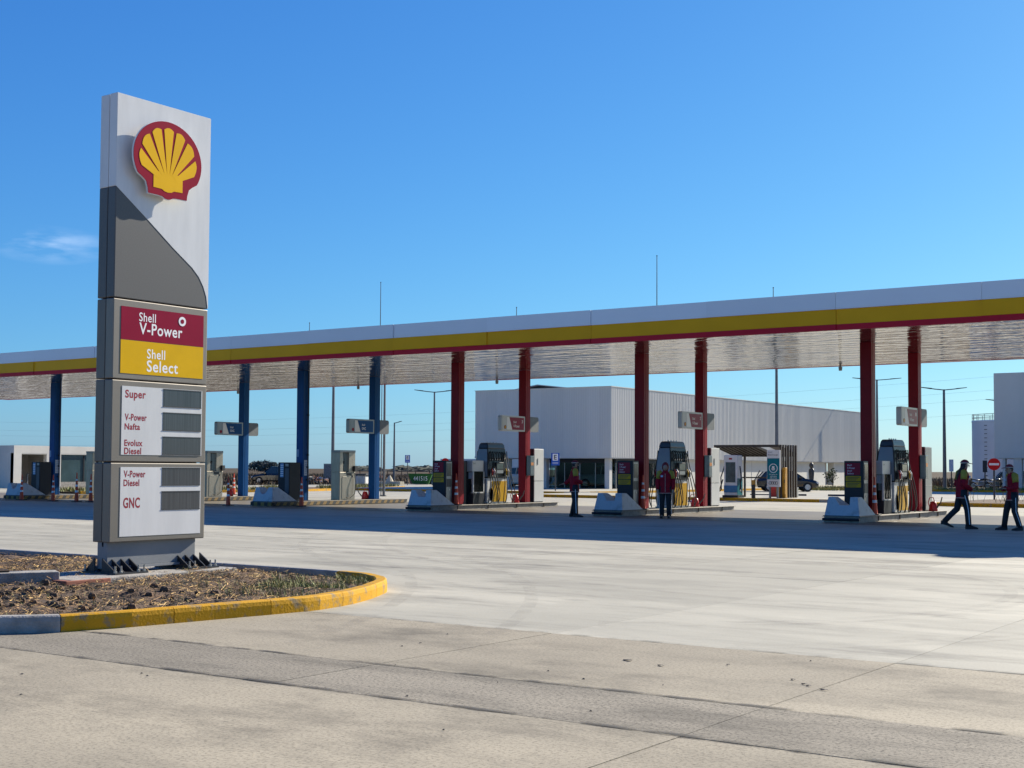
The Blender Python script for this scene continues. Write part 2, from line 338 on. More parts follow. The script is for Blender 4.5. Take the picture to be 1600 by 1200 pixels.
# tyre marks and stains left on the slabs
def ribbon(mb, pts, w, z):
    L_ = []; R_ = []
    for i, p in enumerate(pts):
        a = Vector(pts[max(i-1,0)]); c = Vector(pts[min(i+1,len(pts)-1)]); d = (c-a).normalized(); n = Vector((-d.y, d.x))
        q = Vector(p); L_.append((q.x+n.x*w/2, q.y+n.y*w/2, z)); R_.append((q.x-n.x*w/2, q.y-n.y*w/2, z))
    n = len(pts); mb.add(L_+R_, [(i, i+1, n+i+1, n+i) for i in range(n-1)])
m = bpy.data.materials.new('rubber_mark'); m.use_nodes = True; MATS['rubber_mark'] = m
t = m.node_tree; b = t.nodes['Principled BSDF']; b.inputs['Base Color'].default_value = (.17, .16, .15, 1); b.inputs['Roughness'].default_value = .8
g = t.nodes.new('ShaderNodeNewGeometry'); n1 = t.nodes.new('ShaderNodeTexNoise'); n1.inputs['Scale'].default_value = 2.2; n1.inputs['Detail'].default_value = 6
mr = t.nodes.new('ShaderNodeMapRange'); mr.inputs['From Min'].default_value = .4; mr.inputs['From Max'].default_value = .75; mr.inputs['To Max'].default_value = .15
t.links.new(g.outputs['Position'], n1.inputs['Vector']); t.links.new(n1.outputs['Fac'], mr.inputs['Value']); t.links.new(mr.outputs[0], b.inputs['Alpha'])
def arc(cx, cy, r, a0, a1, n=22): return [(cx+r*math.cos(R(a0+(a1-a0)*i/n)), cy+r*math.sin(R(a0+(a1-a0)*i/n))) for i in range(n+1)]
mk = MB()
for cx, cy_, r, a0, a1, w in ((-9.5,16,5.2,-60,80,.16),(-9.5,16,5.45,-60,80,.12),(-9.5,16,6.9,-50,70,.16),(-9.5,16,7.15,-50,70,.1),
                             (-26,2,19,20,75,.16),(-26,2,20.5,20,75,.16),(-2,35,21,190,265,.18),(-2,35,22.6,190,265,.18),(-20,30,12,250,330,.16),(-20,30,13.5,250,330,.16),(-14,27,9,240,300,.18)):
    ribbon(mk, arc(cx, cy_, r, a0, a1), w, .0062)
ribbon(mk, [(-30+i*1.6, 18.4+.25*math.sin(i*.7)) for i in range(20)], .22, .0066)
ribbon(mk, [(-34+i*1.8, 22.6-.12*i) for i in range(20)], .2, .0066)
tag(mk.build('tyre_marks', 'rubber_mark'), 'curved dark rubber tyre marks across the pale concrete', 'tyre marks', kind='stuff')
# scraps on the near slabs
sb = MB(); rr = random.Random(3)
for px, py, a, c in ((-5.35,9.35,.055,.03),(-5.0,9.25,.03,.02),(-3.9,9.2,.02,.012),(-3.75,9.05,.03,.012),(-3.7,9.0,.02,.012),(-3.55,8.9,.035,.012),(-4.6,9.6,.015,.01),(-7.3,9.2,.015,.01)):
    sb.add([(px+a*rr.uniform(.7,1.2)*math.cos(k*1.047), py+c*rr.uniform(.7,1.2)*math.sin(k*1.047), .004+.006*(k%2)) for k in range(6)]+[(px,py,.012)], [(k,(k+1)%6,6) for k in range(6)])
for k in range(22):
    px = rr.uniform(-11,-.5); py = rr.uniform(4,11); a = rr.uniform(.005,.014)
    sb.add([(px-a,py-a,.004),(px+a,py-a*.6,.004),(px+a*.4,py+a,.005),(px,py,.012)], [(0,1,3),(1,2,3),(2,0,3)])
tag(sb.build('litter', 'stain'), 'dark scraps and pebbles scattered on the near concrete', 'litter', kind='stuff')

# ragged dirt along the edges of the worn strip
m = MATS['rubber_mark'].copy(); m.name = 'joint_dirt'; MATS['joint_dirt'] = m
for nd in m.node_tree.nodes:
    if nd.type == 'MAP_RANGE': nd.inputs['From Min'].default_value = .42; nd.inputs['From Max'].default_value = .62; nd.inputs['To Max'].default_value = .75
    if nd.type == 'BSDF_PRINCIPLED': nd.inputs['Base Color'].default_value = (.05, .045, .038, 1)
    if nd.type == 'TEX_NOISE': nd.inputs['Scale'].default_value = 3.4
ck = MB(); rr = random.Random(17)
for yy in (6.9, 8.03, 10.5):
    for q, w_ in enumerate((.016, .05 if yy < 10 else .02)):
        ribbon(ck, [(-13+.1*k, yy+(q-.3)*.03+.012*mnoise.noise((k*.23, yy, q*5))+rr.gauss(0,.003)) for k in range(160)], w_, .0046+.0004*q)
tag(ck.build('joint_dirt', 'joint_dirt'), 'ragged dark dirt gathered along the slab joints', 'dirt', kind='stuff')
# ------------------------------------------------------------------ planting bed with kerb
kerb_path = [(-26,5.7),(-18,5.7),(-14,5.95),(-12.2,6.4),(-11.3,6.95),(-10.74,7.47),(-10.40,7.85),(-10.2,8.5),(-10.05,9.4),(-9.92,10.1),(-9.86,10.65),(-9.97,11.3),(-10.22,11.95),(-10.62,12.72),(-10.95,13.1),(-11.5,13.45),(-12.3,13.58),(-14.8,13.62),(-20,13.62),(-26,13.62)]
def resample(path, step):
    out = [Vector(path[0])]; acc = 0
    for a, b in zip(path[:-1], path[1:]):
        a = Vector(a); b = Vector(b); Ls = (b-a).length; d = 0
        while acc+Ls-d >= step:
            d += step-acc; acc = 0; out.append(a+(b-a)*(d/Ls))
        acc += Ls-d
    return out
bed = thing('planting_bed', 'mulched planting bed with a yellow kerb round the foot of the price sign', 'planting bed', (-13, 10, 0))
ox, oy = -13, 10
kp = resample(kerb_path, .225)
def left_n(pts, i):
    d = (pts[min(i+1,len(pts)-1)]-pts[max(i-1,0)]).normalized(); return Vector((-d.y, d.x))
STEP = 5
brk = min(range(len(kp)), key=lambda i: (kp[i]-Vector((-10.42,7.80))).length)
for s0 in range(brk % STEP, len(kp)-1, STEP):
    idx = list(range(s0, min(s0+STEP, len(kp)-1)+1))
    if len(idx) < 2: break
    rings = []
    for q, i in enumerate(idx):
        n = left_n(kp, i); p = kp[i].copy()
        d = (kp[min(i+1,len(kp)-1)]-kp[max(i-1,0)]).normalized()
        if q == 0: p += d*.004
        if q == len(idx)-1: p -= d*.004
        prof = [(0,-.05),(-.005,.10),(.002,.14),(.02,.152),(.13,.152),(.15,.14),(.152,-.05)]
        rings.append([(p.x+n.x*u-ox, p.y+n.y*u-oy, v) for u, v in prof])
    mid = kp[idx[len(idx)//2]]
    yellow = mid.x > -12.6 and s0 >= brk
    MB().loft(rings).build('kerb_stone', 'kerb_yellow' if yellow else 'kerb_grey', bed)
# soil: a grid clipped to the kerb line
poly = [(p.x, p.y) for p in kp]
def inside(x, y):
    c = False; j = len(poly)-1
    for i in range(len(poly)):
        xi, yi = poly[i]; xj, yj = poly[j]
        if (yi > y) != (yj > y) and x < (xj-xi)*(y-yi)/(yj-yi)+xi: c = not c
        j = i
    return c
EDC = {}
def edge_d(x, y):
    k = (round(x*25), round(y*25))
    if k not in EDC: EDC[k] = min((x-p.x)**2+(y-p.y)**2 for p in kp)**.5
    return EDC[k]
def soil_h(x, y):
    e = min(edge_d(x, y), 1.2)
    return .062+.045*e+.06*min(e,.6)/.6*mnoise.noise((x*1.1, y*1.1, 0))+.05*min(e,.4)/.4*mnoise.noise((x*3.0, y*3.0, 5))+.02*mnoise.noise((x*11, y*11, 9))
gm = MB(); NX, NY = 130, 72; dx = .125; vi = {}
for i in range(NX):
    for j in range(NY):
        x = -25.9+i*dx; y = 5.0+j*dx
        if x > -17.5 or (i % 2 == 0): pass
        if inside(x, y) and edge_d(x, y) > .08:
            vi[(i,j)] = len(gm.v); gm.v.append((x-ox, y-oy, soil_h(x, y)))
for (i,j) in list(vi):
    q = [(i,j),(i+1,j),(i+1,j+1),(i,j+1)]
    if all(k in vi for k in q): gm.f.append([vi[k] for k in q]); gm.mi.append(0)
gm.build('soil', 'soil', bed, smooth=True)
MB().prism([(x-ox, y-oy) for x, y in poly], 'z', -.04, .075).build('soil_base', 'soil', bed)
# mulch straw, uncountable
ms_ = MB(); rr = random.Random(11)
def straw(x, y, ln_, w, ang, tilt, z, mi):
    ms_.cur = mi; c, s = math.cos(ang), math.sin(ang); dz = math.sin(tilt)*ln_/2; h = math.cos(tilt)*ln_/2
    a = (x-c*h-ox, y-s*h-oy, z-dz); bb = (x+c*h-ox, y+s*h-oy, z+dz)
    ms_.add([(a[0]-s*w,a[1]+c*w,a[2]),(a[0]+s*w,a[1]-c*w,a[2]),(bb[0]+s*w*.6,bb[1]-c*w*.6,bb[2]),(bb[0]-s*w*.6,bb[1]+c*w*.6,bb[2]),(a[0],a[1],a[2]+w*1.2),(bb[0],bb[1],bb[2]+w)],
            [(0,4,5,3),(4,1,2,5),(0,1,4),(2,3,5)])
n_ = 0
while n_ < 26000:
    x = rr.uniform(-20,-9.9); y = rr.uniform(6.2,13.6)
    if not inside(x, y) or edge_d(x, y) < .17: continue
    n_ += 1
    g_ = mnoise.noise((x*.8, y*.8, 3))
    if g_ < -.18 and rr.random() < .8: continue
    straw(x, y, rr.uniform(.02,.11)*(2.4 if rr.random() < .05 else 1), rr.uniform(.0013,.005), rr.uniform(0,6.28), rr.gauss(0,.32), soil_h(x, y)+rr.uniform(.0,.04), rr.choice([0,0,1,1,2]) if g_ > -.1 else rr.choice([1,2,2]))
tag(ms_.build('mulch', ['straw_a','straw_b','straw_c'], bed), kind='stuff')
gr = MB(); n_ = 0
while n_ < 3800:
    x = rr.uniform(-16,-9.9); y = rr.uniform(6.6,13.5)
    if not inside(x, y) or edge_d(x, y) < .16: continue
    right = x > -12.0 and y > 10.6
    wgt = (1.0 if (x > -11.6 and y > 11.4) else .35) if right else .04
    if mnoise.noise((x*1.5, y*1.5, 8)) < -.05: wgt *= .15
    if rr.random() > wgt: continue
    n_ += 1; h = rr.uniform(.02,.085)*(1.2 if right else .8); a = rr.uniform(0,6.28); w = .004; z = soil_h(x, y); l = rr.uniform(.2,.8)*h
    gr.cur = 0 if rr.random() < .55 else 1
    c, s = math.cos(a), math.sin(a); bx, by = x-ox, y-oy
    gr.add([(bx-s*w,by+c*w,z),(bx+s*w,by-c*w,z),(bx+c*l*.4+s*w*.7,by+s*l*.4-c*w*.7,z+h*.6),(bx+c*l*.4-s*w*.7,by+s*l*.4+c*w*.7,z+h*.6),(bx+c*l,by+s*l,z+h)], [(0,1,2,3),(3,2,4)])
tag(gr.build('grass', ['grass','drygrass'], bed), kind='stuff')
rb = MB()
for k in range(160):
    x = rr.uniform(-15,-10.6) if k % 3 else rr.uniform(-13,-11.2); y = rr.uniform(7.5,10.5) if k % 3 else rr.uniform(8,9.4)
    if inside(x, y) and edge_d(x, y) > .3:
        s_ = rr.uniform(.02,.07); rb.ball((x-ox, y-oy, soil_h(x, y)+s_*.2), s_, s_*rr.uniform(.6,1), s_*.7, 6, 4)
tag(rb.build('clods', 'soil', bed), kind='stuff')
# loose old kerb blocks lying in the bed and the concrete footing of the sign
o = thing('loose_kerb_block', 'weathered grey concrete block lying in the mulch left of the sign', 'concrete block', (-13.9,10.0,.06), R(62))
MB().box(-1.5,.35,-.22,.12,0,.2).build('block', 'concrete_old', o, bevel=.012)
MB().box(-1.3,-.2,-.1,.08,.203,.225).build('mortar', 'soil', o)
ft = thing('sign_footing', 'low concrete footing slab under the feet of the price sign', 'footing', (-13.93, 11.62, 0))
MB().box(-.55,.60,-1.42,1.24,.0,.17).build('slab', 'concrete_old', ft, bevel=.015)
MB().box(.35,.62,-1.5,-.85,.0,.165).build('brick_edge', 'brick', ft, bevel=.01)

# ================================================================== PRICE SIGN
FX = -13.75                                     # front face
sg = thing('price_sign', 'tall white and grey fuel price totem with a red and yellow shell emblem', 'price sign', (FX, 11.865, 0))
h = .785                                        # half width
def Yl(y): return y-11.865
zs = [.55, 1.56, 2.605, 3.63, 6.24]
G = .006
def shells(z0, z1, m_front, m_back, nm='housing'):
    MB().box(-.145, 0, -h, h, z0+G, z1-G).build(nm, m_front, sg, bevel=.012)
    MB().box(-.33, -.165, -h+.01, h-.01, z0+G, z1-G).build(nm, m_back, sg, bevel=.012)
MB().box(-.17, -.14, -h+.03, h-.03, .5, 6.2).build('core', 'black_steel', sg)
shells(zs[0], zs[1], 'sign_silver', 'sign_side'); shells(zs[1], zs[2], 'sign_silver', 'sign_side'); shells(zs[2], zs[3], 'sign_silver', 'sign_side')
shells(zs[3], 5.05, 'sign_grey', 'sign_grey', 'header_base')
MB().box(-.145, 0, -h, h, 5.05-G+.0005, zs[4]).build('header_top', 'sign_white', sg, bevel=.008)
MB().box(-.33, -.165, -h+.01, h-.01, 5.05-G+.0005, zs[4]).build('header_top', 'sign_white', sg, bevel=.008)
# white field sweeping down over the grey
pts = [(-h+.002,5.045),(Yl(11.61),4.68),(Yl(12.02),4.385),(Yl(12.36),4.16),(Yl(12.48),4.05),(Yl(12.56),3.93),(Yl(12.615),3.80),(Yl(12.64),3.645),(h-.001,3.645),(h-.001,6.235),(-h+.002,6.235)]
MB().prism(pts, 'x', .0, .004).build('white_sweep', 'sign_white', sg)
# red and yellow brand panels
y0, y1 = Yl(11.20), Yl(12.575)
MB().box(-.01, .005, y0, y1, 3.115, 3.535).build('red_panel', 'panel_red', sg)
MB().box(-.01, .005, y0, y1, 2.685, 3.110).build('yellow_panel', 'panel_yellow', sg)
text('Shell', .27, .115, '+X', (.005, Yl(11.485), 3.365), 'text_white', sg, bold=.012)
text('V-Power', .715, .15, '+X', (.005, Yl(11.49), 3.20), 'text_white', sg, bold=.03)
text('Shell', .30, .125, '+X', (.005, Yl(11.62), 2.895), 'text_white', sg, bold=.02)
text('Select', .52, .15, '+X', (.005, Yl(11.62), 2.725), 'text_white', sg, bold=.03)
rg = MB()
c_ = [(Yl(12.2)+.062*math.cos(k*math.pi/12), 3.425+.062*math.sin(k*math.pi/12)) for k in range(24)]
rg.prism(c_, 'x', .005, .009); rg.build('round_emblem', 'text_white', sg)
MB().prism([(Yl(12.2)+.03*math.cos(k*math.pi/8), 3.425+.03*math.sin(k*math.pi/8)) for k in range(16)], 'x', .009, .011).build('emblem_centre', 'panel_red', sg)
# price panels with blank displays
y0, y1 = Yl(11.235), Yl(12.57)
MB().box(-.01, .005, y0, y1, 1.655, 2.525).build('price_panel', 'sign_white', sg)
MB().box(-.01, .005, y0, y1, .625, 1.50).build('price_panel', 'sign_white', sg)
for z0, z1 in ((2.285,2.52),(1.975,2.215),(1.66,1.90),(1.26,1.497),(.945,1.19)):
    dsp = MB().box(-.005, .008, Yl(11.90), Yl(12.555), z0, z1).build('price_display', 'display', sg)
    for zz in (z0, z1-.012): MB().box(.008, .012, Yl(11.90), Yl(12.555), zz, zz+.012).build('display_edge', 'black_steel', dsp)
for body, w, hh, z in (('Super',.33,.135,2.345),('V-Power',.35,.088,2.088),('Nafta',.245,.082,1.972),('Evolux',.29,.082,1.765),('Diesel',.27,.085,1.662),('V-Power',.345,.088,1.368),('Diesel',.25,.085,1.258),('GNC',.265,.135,.98)):
    text(body, w, hh, '+X', (.005, Yl(11.285), z), 'text_red', sg, bold=.052)
# pedestal and feet
MB().box(-.26, -.075, -h+.03, h-.085, .25, .57).build('pedestal', 'pedestal', sg, bevel=.01)
MB().box(-.3, -.03, -h+.03, h-.085, .225, .255).build('pedestal', 'pedestal', sg)
for yc in (-.60, .60):
    f_ = MB().box(-.46, .22, yc-.26, yc+.26, .172, .192).build('foot', 'black_steel', sg)
    MB().box(-.24, -.10, yc-.14, yc+.14, .19, .30).build('socket', 'black_steel', f_)
    for dy in (-.2, -.07, .07, .2):
        for sx in (1, -1):
            x0, x1 = (-.1, .17) if sx > 0 else (-.24, -.43)
            MB().prism([(x0,.19),(x1,.19),(x0,.36)], 'y', yc+dy-.008, yc+dy+.008).build('gusset', 'black_steel', f_)
    for dy in (-.225, -.135, .135, .225):
        for x in (-.4, .18):
            bt = MB().cyl((x, yc+dy, .192), (x, yc+dy, .275), .012, n=8); bt.cyl((x, yc+dy, .192), (x, yc+dy, .215), .024, n=6); bt.build('bolt', 'bolt', f_)
# the shell emblem: outline in (y,z), centre 0, base 0, height 1.05
def pecten(k=1.0, inset=0.):
    half = []
    for a in range(90, -33, -6):
        half.append((.585*math.cos(R(a)), .485+.565*math.sin(R(a))))
    half += [(.43,.155),(.37,.105),(.345,.02),(.335,-.06),(.16,-.063),(.09,-.07),(.05,-.095),(.0,-.102)]
    pts = half+[(-x, y) for x, y in half[-2:0:-1]]
    if inset:
        out = []; n = len(pts)
        for i in range(n):
            p = Vector(pts[i]); a = Vector(pts[i-1]); c = Vector(pts[(i+1)%n]); e1 = (p-a).normalized(); e2 = (c-p).normalized()
            n1 = Vector((e1.y,-e1.x)); n2 = Vector((e2.y,-e2.x)); bi = (n1+n2)
            bi = bi.normalized()/max(.5, bi.length/2) if bi.length > .01 else n1
            q = p+bi*inset; out.append((q.x, q.y))
        pts = out
    return pts
cy0, cz0 = Yl(11.81), 5.055
def place(pts): return [(cy0+u*.99, cz0+v*.9) for u, v in pts]
emb = MB().prism(place(pecten(inset=.004)), 'x', .104, .125).build('shell_emblem', 'white_gloss', sg)
MB().prism(place(pecten(inset=.2)), 'x', .0, .105).build('emblem_mount', 'white_gloss', emb)
MB().prism(place(pecten(inset=.012)), 'x', .125, .131).build('emblem_border', 'shell_red', emb)
# seven yellow ribs fanning out of a yellow base
yl = MB()
ctr = Vector((0, .12))
base_y = [(-.245,.05),(-.245,.235),(-.30,.29),(.30,.29),(.245,.235),(.245,.05),(.10,.045),(.06,.02),(0,.01),(-.06,.02),(-.10,.045)]
MB().prism(place(base_y), 'x', .131, .134).build('emblem_base', 'shell_yellow', emb)
bounds = [158, 133, 113, 97.5, 82.5, 67, 47, 22]
def rad(a):   # inner radius of the border seen from ctr
    best = 0
    P_ = pecten(inset=.10); d = Vector((math.cos(R(a)), math.sin(R(a))))
    for i in range(len(P_)):
        p = Vector(P_[i])-ctr; q = Vector(P_[(i+1)%len(P_)])-ctr; e = q-p; den = d.x*e.y-d.y*e.x
        if abs(den) < 1e-9: continue
        tt = (p.x*e.y-p.y*e.x)/den; ss = (p.x*d.y-p.y*d.x)/den
        if tt > 0 and 0 <= ss <= 1: best = max(best, tt)
    return best
for k in range(7):
    a0, a1 = bounds[k], bounds[k+1]; pts = []
    for s_ in range(9):
        f = s_/8; a = a0+(a1-a0)*(.115+.77*f); r_ = rad(a)*(.965+.035*math.sin(math.pi*f)); pts.append(ctr+Vector((math.cos(R(a)), math.sin(R(a))))*r_)
    inner = [ctr+Vector((math.cos(R(a1+(a0-a1)*.03)), math.sin(R(a1+(a0-a1)*.03))))*.155, ctr+Vector((math.cos(R(a0+(a1-a0)*.03)), math.sin(R(a0+(a1-a0)*.03))))*.155]
    poly_ = [(p.x, p.y) for p in pts+inner]
    MB().prism(place(poly_), 'x', .131, .1345).build('emblem_rib', 'shell_yellow', emb)

# ================================================================== CANOPY
CXs = [-53.85, -45.94, -38.02, -30.22, -22.43, -14.56]      # the six island lines
YF, YR = 40.166, 44.589
CY0, CY1, CZ0, CZ1 = 36.175, 48.85, 5.422, 6.4865
CX0, CX1 = -70.0, 2.0
cn_ = thing('canopy', 'long flat canopy with white yellow and red fascia on red and blue columns', 'canopy', ((CX0+CX1)/2, (CY0+CY1)/2, 0))
ccx, ccy = (CX0+CX1)/2, (CY0+CY1)/2
def cb(x0, x1, y0, y1, z0, z1): return MB().box(x0-ccx, x1-ccx, y0-ccy, y1-ccy, z0, z1)
cb(CX0+.12, CX1-.12, CY0+.12, CY1-.12, CZ0+.03, CZ1-.25).build('roof', 'roof_metal', cn_)
MB().add([(CX0-ccx+.05,CY0-ccy+.05,CZ0+.012),(CX1-ccx-.05,CY0-ccy+.05,CZ0+.012),(CX1-ccx-.05,CY1-ccy-.05,CZ0+.012),(CX0-ccx+.05,CY1-ccy-.05,CZ0+.012)], [(3,2,1,0)]).build('ceiling', 'ceiling_sheet', cn_)
bands = [(CZ0, CZ0+.166, 'fascia_red', 'red_band'), (CZ0+.166, CZ0+.59, 'fascia_yellow', 'yellow_band'), (CZ0+.59, CZ1, 'fascia_white', 'white_band')]
NP = 18; PW = (CX1-CX0)/NP
for z0, z1, mt, nm in bands:
    pr = .006 if nm == 'red_band' else 0
    me = None
    for k in range(NP):
        x = CX0+PW*(k+.5)
        if me is None:
            o = MB().box(-PW/2+.003, PW/2-.003, -.04-pr, .04, z0+.002, z1-.002).build(nm, mt, cn_); me = o.data
        else: o = link(nm, me, cn_)
        o.location = (x-ccx, CY0-ccy, random.uniform(-.003,.003)); o.rotation_euler = (random.uniform(-.004,.004), 0, random.uniform(-.0012,.0012))
        o2 = link(nm, me, cn_); o2.location = (x-ccx, CY1-ccy, 0); o2.rotation_euler = (0, 0, math.pi)
    for sx, xx in ((-1, CX0), (1, CX1)):
        MB().box(-.04, .04, CY0-ccy+.045, CY1-ccy-.045, z0+.002, z1-.002).build(nm, mt, cn_).location = (xx-ccx, 0, 0)
hw = .18
for i, X in enumerate(CXs+[-6.7, 1.0]):
    blue = i < 3
    for Y in (YF, YR):
        if X > 0: continue
        w = hw if Y == YF else .17
        c = MB()
        # box section with recessed flange lines
        x, y = X-ccx, Y-ccy
        c.box(x-w, x+w, y-w, y+w, .18, CZ0+.01)
        co = c.build('column', 'column_blue' if blue else 'column_red', cn_, bevel=.012)
        MB().box(x+w, x+w+.006, y-w*.35, y+w*.35, .2, CZ0).build('cover_strip', 'column_blue' if blue else 'column_red', co)
        MB().box(x-w-.06, x+w+.06, y-w-.06, y+w+.06, .18, .2).build('base_plate', 'black_steel', co)
        if blue and Y == YF:
            MB().tube([(x+w+.05, y+.06, .2), (x+w+.05, y+.06, CZ0)], .02, 6).build('conduit', 'cabinet_dark', co)
            for z in (1.0, 1.5, 2.0, 3.6): MB().box(x+w, x+w+.09, y+.03, y+.09, z, z+.06).build('conduit_clip', 'black_steel', co)
# lightning rods on the roof and small lamps on the rear edge
for x, zt in ((-35.55, 9.05), (-22.85, 9.05), (-39.45, 7.62), (-28.85, 7.6), (-18.45, 7.6)):
    rd = MB().tube([(x-ccx, 42-ccy, CZ1-.3), (x-ccx, 42-ccy, zt)], [.02, .012], 6); rd.box(x-ccx-.08, x-ccx+.08, 42-ccy-.08, 42-ccy+.08, CZ1-.28, CZ1-.24)
    rd.ball((x-ccx, 42-ccy, zt), .025, n=6, m=4); rd.build('lightning_rod', 'pole_dark', cn_)
for x in (-18.55, -26.9, -34.2, -42.2, -50.2):
    lm = MB().cyl((x-ccx, 48.3-ccy, CZ0+.01), (x-ccx, 48.3-ccy, CZ0-.06), .04, n=10); lm.cyl((x-ccx, 48.3-ccy, CZ0-.06), (x-ccx, 48.3-ccy, CZ0-.2), .075, .06, 12); lm.build('rear_lamp', 'cabinet_metal', cn_)

fe = MB().prism([(-4.6-ccx+u*1.25, 5.62+v*1.18) for u, v in pecten()], 'y', CY0-ccy-.16, CY0-ccy-.07).build('fascia_emblem', 'shell_red', cn_)
MB().prism([(-4.6-ccx+u*1.25, 5.62+v*1.18) for u, v in pecten(inset=.1)], 'y', CY0-ccy-.17, CY0-ccy-.16).build('emblem_face', 'shell_yellow', fe)
# ================================================================== PUMP ISLANDS
ORD = ['leftmost blue island', 'blue island behind the sign', 'right-hand blue island', 'leftmost red island', 'middle red island', 'rightmost red island']
IW = .56; IY0, IY1 = 37.89, 46.25
isl_src = None
for i, X in enumerate(CXs):
    isl = thing('pump_island', ('striped-kerb' if i < 3 else 'plain grey-kerb')+' concrete plinth of the '+ORD[i], 'pump island', (X, (IY0+IY1)/2, 0), group='pump islands under the canopy')
    hl = (IY1-IY0)/2
    MB().box(-IW+.03, IW-.03, -hl+.03, hl-.03, 0, .165).build('kerb', 'kerb_grey', isl)
    MB().box(-IW-.02, IW+.02, -hl-.02, hl+.02, .165, .18).build('cap', 'concrete_old' if i < 3 else 'kerb_grey', isl, bevel=.005)
    if i < 3:   # yellow and black hazard rail along the kerb, one block per stripe
        n = 44; L0 = 2*hl/n
        for k in range(n):
            y = -hl+L0*k; mt = 'stripe_yellow' if k % 2 else 'stripe_black'
            mb = MB().hexa([(IW-.03,y,.03),(IW+.03,y,.03),(IW+.03,y+L0-.004,.03),(IW-.03,y+L0-.004,.03)], [(IW-.03,y+.1,.162),(IW+.024,y+.1,.162),(IW+.024,y+.096+L0,.162),(IW-.03,y+.096+L0,.162)])
            if k == n-1: continue
            mb.build('hazard_stripe', mt, isl)
        n = 6; L0 = 2*IW/n
        for k in range(n):
            x = -IW+L0*k; MB().box(x, x+L0-.004, -hl-.03, -hl+.03, .03, .162).build('hazard_stripe', 'stripe_yellow' if k % 2 else 'stripe_black', isl)
    else:
        MB().cyl((-IW, -hl-.012, .09), (IW, -hl-.012, .09), .04, n=8).build('front_rail', 'cabinet_dark', isl)
        for k in range(4): MB().box(-IW-.002+.0, IW+.004, -hl+1.9*k+1.6, -hl+1.9*k+1.612, .02, .166).build('kerb_joint', 'joint', isl)

# concrete wheel-stop block at the head of each island: saddle notch on top, long slope behind
def bumper(X, label, round_notch=False):
    o = thing('bumper_block', label, 'bumper block', (X, IY0+.04, .18), group='bumper blocks at the island heads')
    xs = [-.52, -.30, -.30, .26, .26, .52] if not round_notch else None
    prof = []
    # front outline in x,z ; slightly battered sides
    if round_notch:
        top = [(-.44,.56),(-.26,.56)]+[(-.26+.5*(k/8), .56-.27*math.sin(math.pi*k/8)**.6) for k in range(1,8)]+[(.24,.56),(.46,.56)]
    else:
        top = [(-.44,.56),(-.26,.56),(-.08,.32),(.22,.32),(.22,.56),(.46,.56)]
    out = [(-.53,0)]+top+[(.53,0)]
    front = [(x, -.0+.10*z/.56, z) for x, z in out]
    # back ring: slopes down so that the ridge runs out at y = 1.5
    back = []
    for x, z in out:
        yb = .42+(1-z/.56)*.98 if z > .0 else 1.42
        back.append((x, yb, z))
    mb = MB(); n = len(out); mb.add(front+back, [list(range(n))[::-1], list(range(n, 2*n))]+[(k,(k+1)%n,n+(k+1)%n,n+k) for k in range(n)])
    mb.build('block', 'bumper_paint', o, bevel=.012)
    MB().box(-.55, .55, -.03, 1.44, .0, .02).build('shoe', 'cabinet_dark', o)
    return o
for i, X in enumerate(CXs): bumper(X, 'pale notched bumper block at the head of the '+ORD[i], i < 3)

# payment cabinets
def cabinet(i, X):
    red = i >= 3
    o = thing('payment_cabinet', ('dark grey payment cabinet with yellow notices on the ' if red else 'plain dark cabinet with a pale paper notice on the ')+ORD[i], 'cabinet', (X, 39.2, .18), group='payment cabinets')
    H_ = 1.62
    if red:
        MB().box(-.40, .20, 0, .40, 0, H_).build('body', 'cabinet_dark', o, bevel=.012)
        if i != 4: MB().box(-.40, -.05, 1.26, 1.9, 0, H_-.01).build('rear_body', 'cabinet_dark', o, bevel=.01)
        if i != 4: MB().box(-.34, .10, 1.25, 1.4, 0, H_-.02).build('rear_body', 'cabinet_dark', o, bevel=.01)
        MB().box(-.35, .10, -.006, 0, 1.20, 1.56).build('red_sticker', 'panel_red', o)
        text('Shell', .14, .05, '-Y', (-.3, -.006, 1.47), 'text_white', o); text('V-Power', .24, .06, '-Y', (-.3, -.006, 1.38), 'text_white', o)
        text('Shell', .14, .05, '-Y', (-.3, -.006, 1.30), 'text_white', o); text('Select', .2, .055, '-Y', (-.3, -.006, 1.22), 'text_white', o)
        for z0, z1 in ((1.01,1.17),(.83,.985)):
            y_ = MB().box(-.35, .12, -.006, 0, z0, z1).build('yellow_notice', 'pump_yellow', o)
            for q in range(3): MB().box(-.30, -.02+.05*q, -.0075, -.006, z0+.03+.04*q, z0+.045+.04*q).build('print_line', 'text_dark', y_)
        MB().box(.20, .206, .04, .36, .05, H_-.05).build('side_plate', 'cabinet_metal', o)
        MB().box(.206, .214, .07, .33, 1.05, 1.52).build('screen', 'screen', o)
        MB().box(.206, .216, .07, .33, .66, .95).build('dispenser_slot', 'black_steel', o)
        MB().cyl((.206, .2, .56), (.22, .2, .56), .03, n=10).build('lock', 'bolt', o)
    else:
        MB().box(-.40, .22, 0, .62, 0, H_-.08).build('body', 'cabinet_dark', o, bevel=.012)
        pn = MB().box(-.28, -.10, -.006, 0, .95, 1.5).build('paper_notice', 'paper_blue', o)
        for q in range(6): MB().box(-.27, -.11, -.008, -.006, 1.0+.08*q, 1.03+.08*q).build('print_line', 'text_white', pn)
        MB().box(.0, .17, -.006, 0, 1.38, 1.48).build('small_display', 'cabinet_metal', o)
        MB().box(-.02, .19, -.006, 0, .1, 1.3).build('door', 'pump_navy', o)
    return o
for i, X in enumerate(CXs): cabinet(i, X)

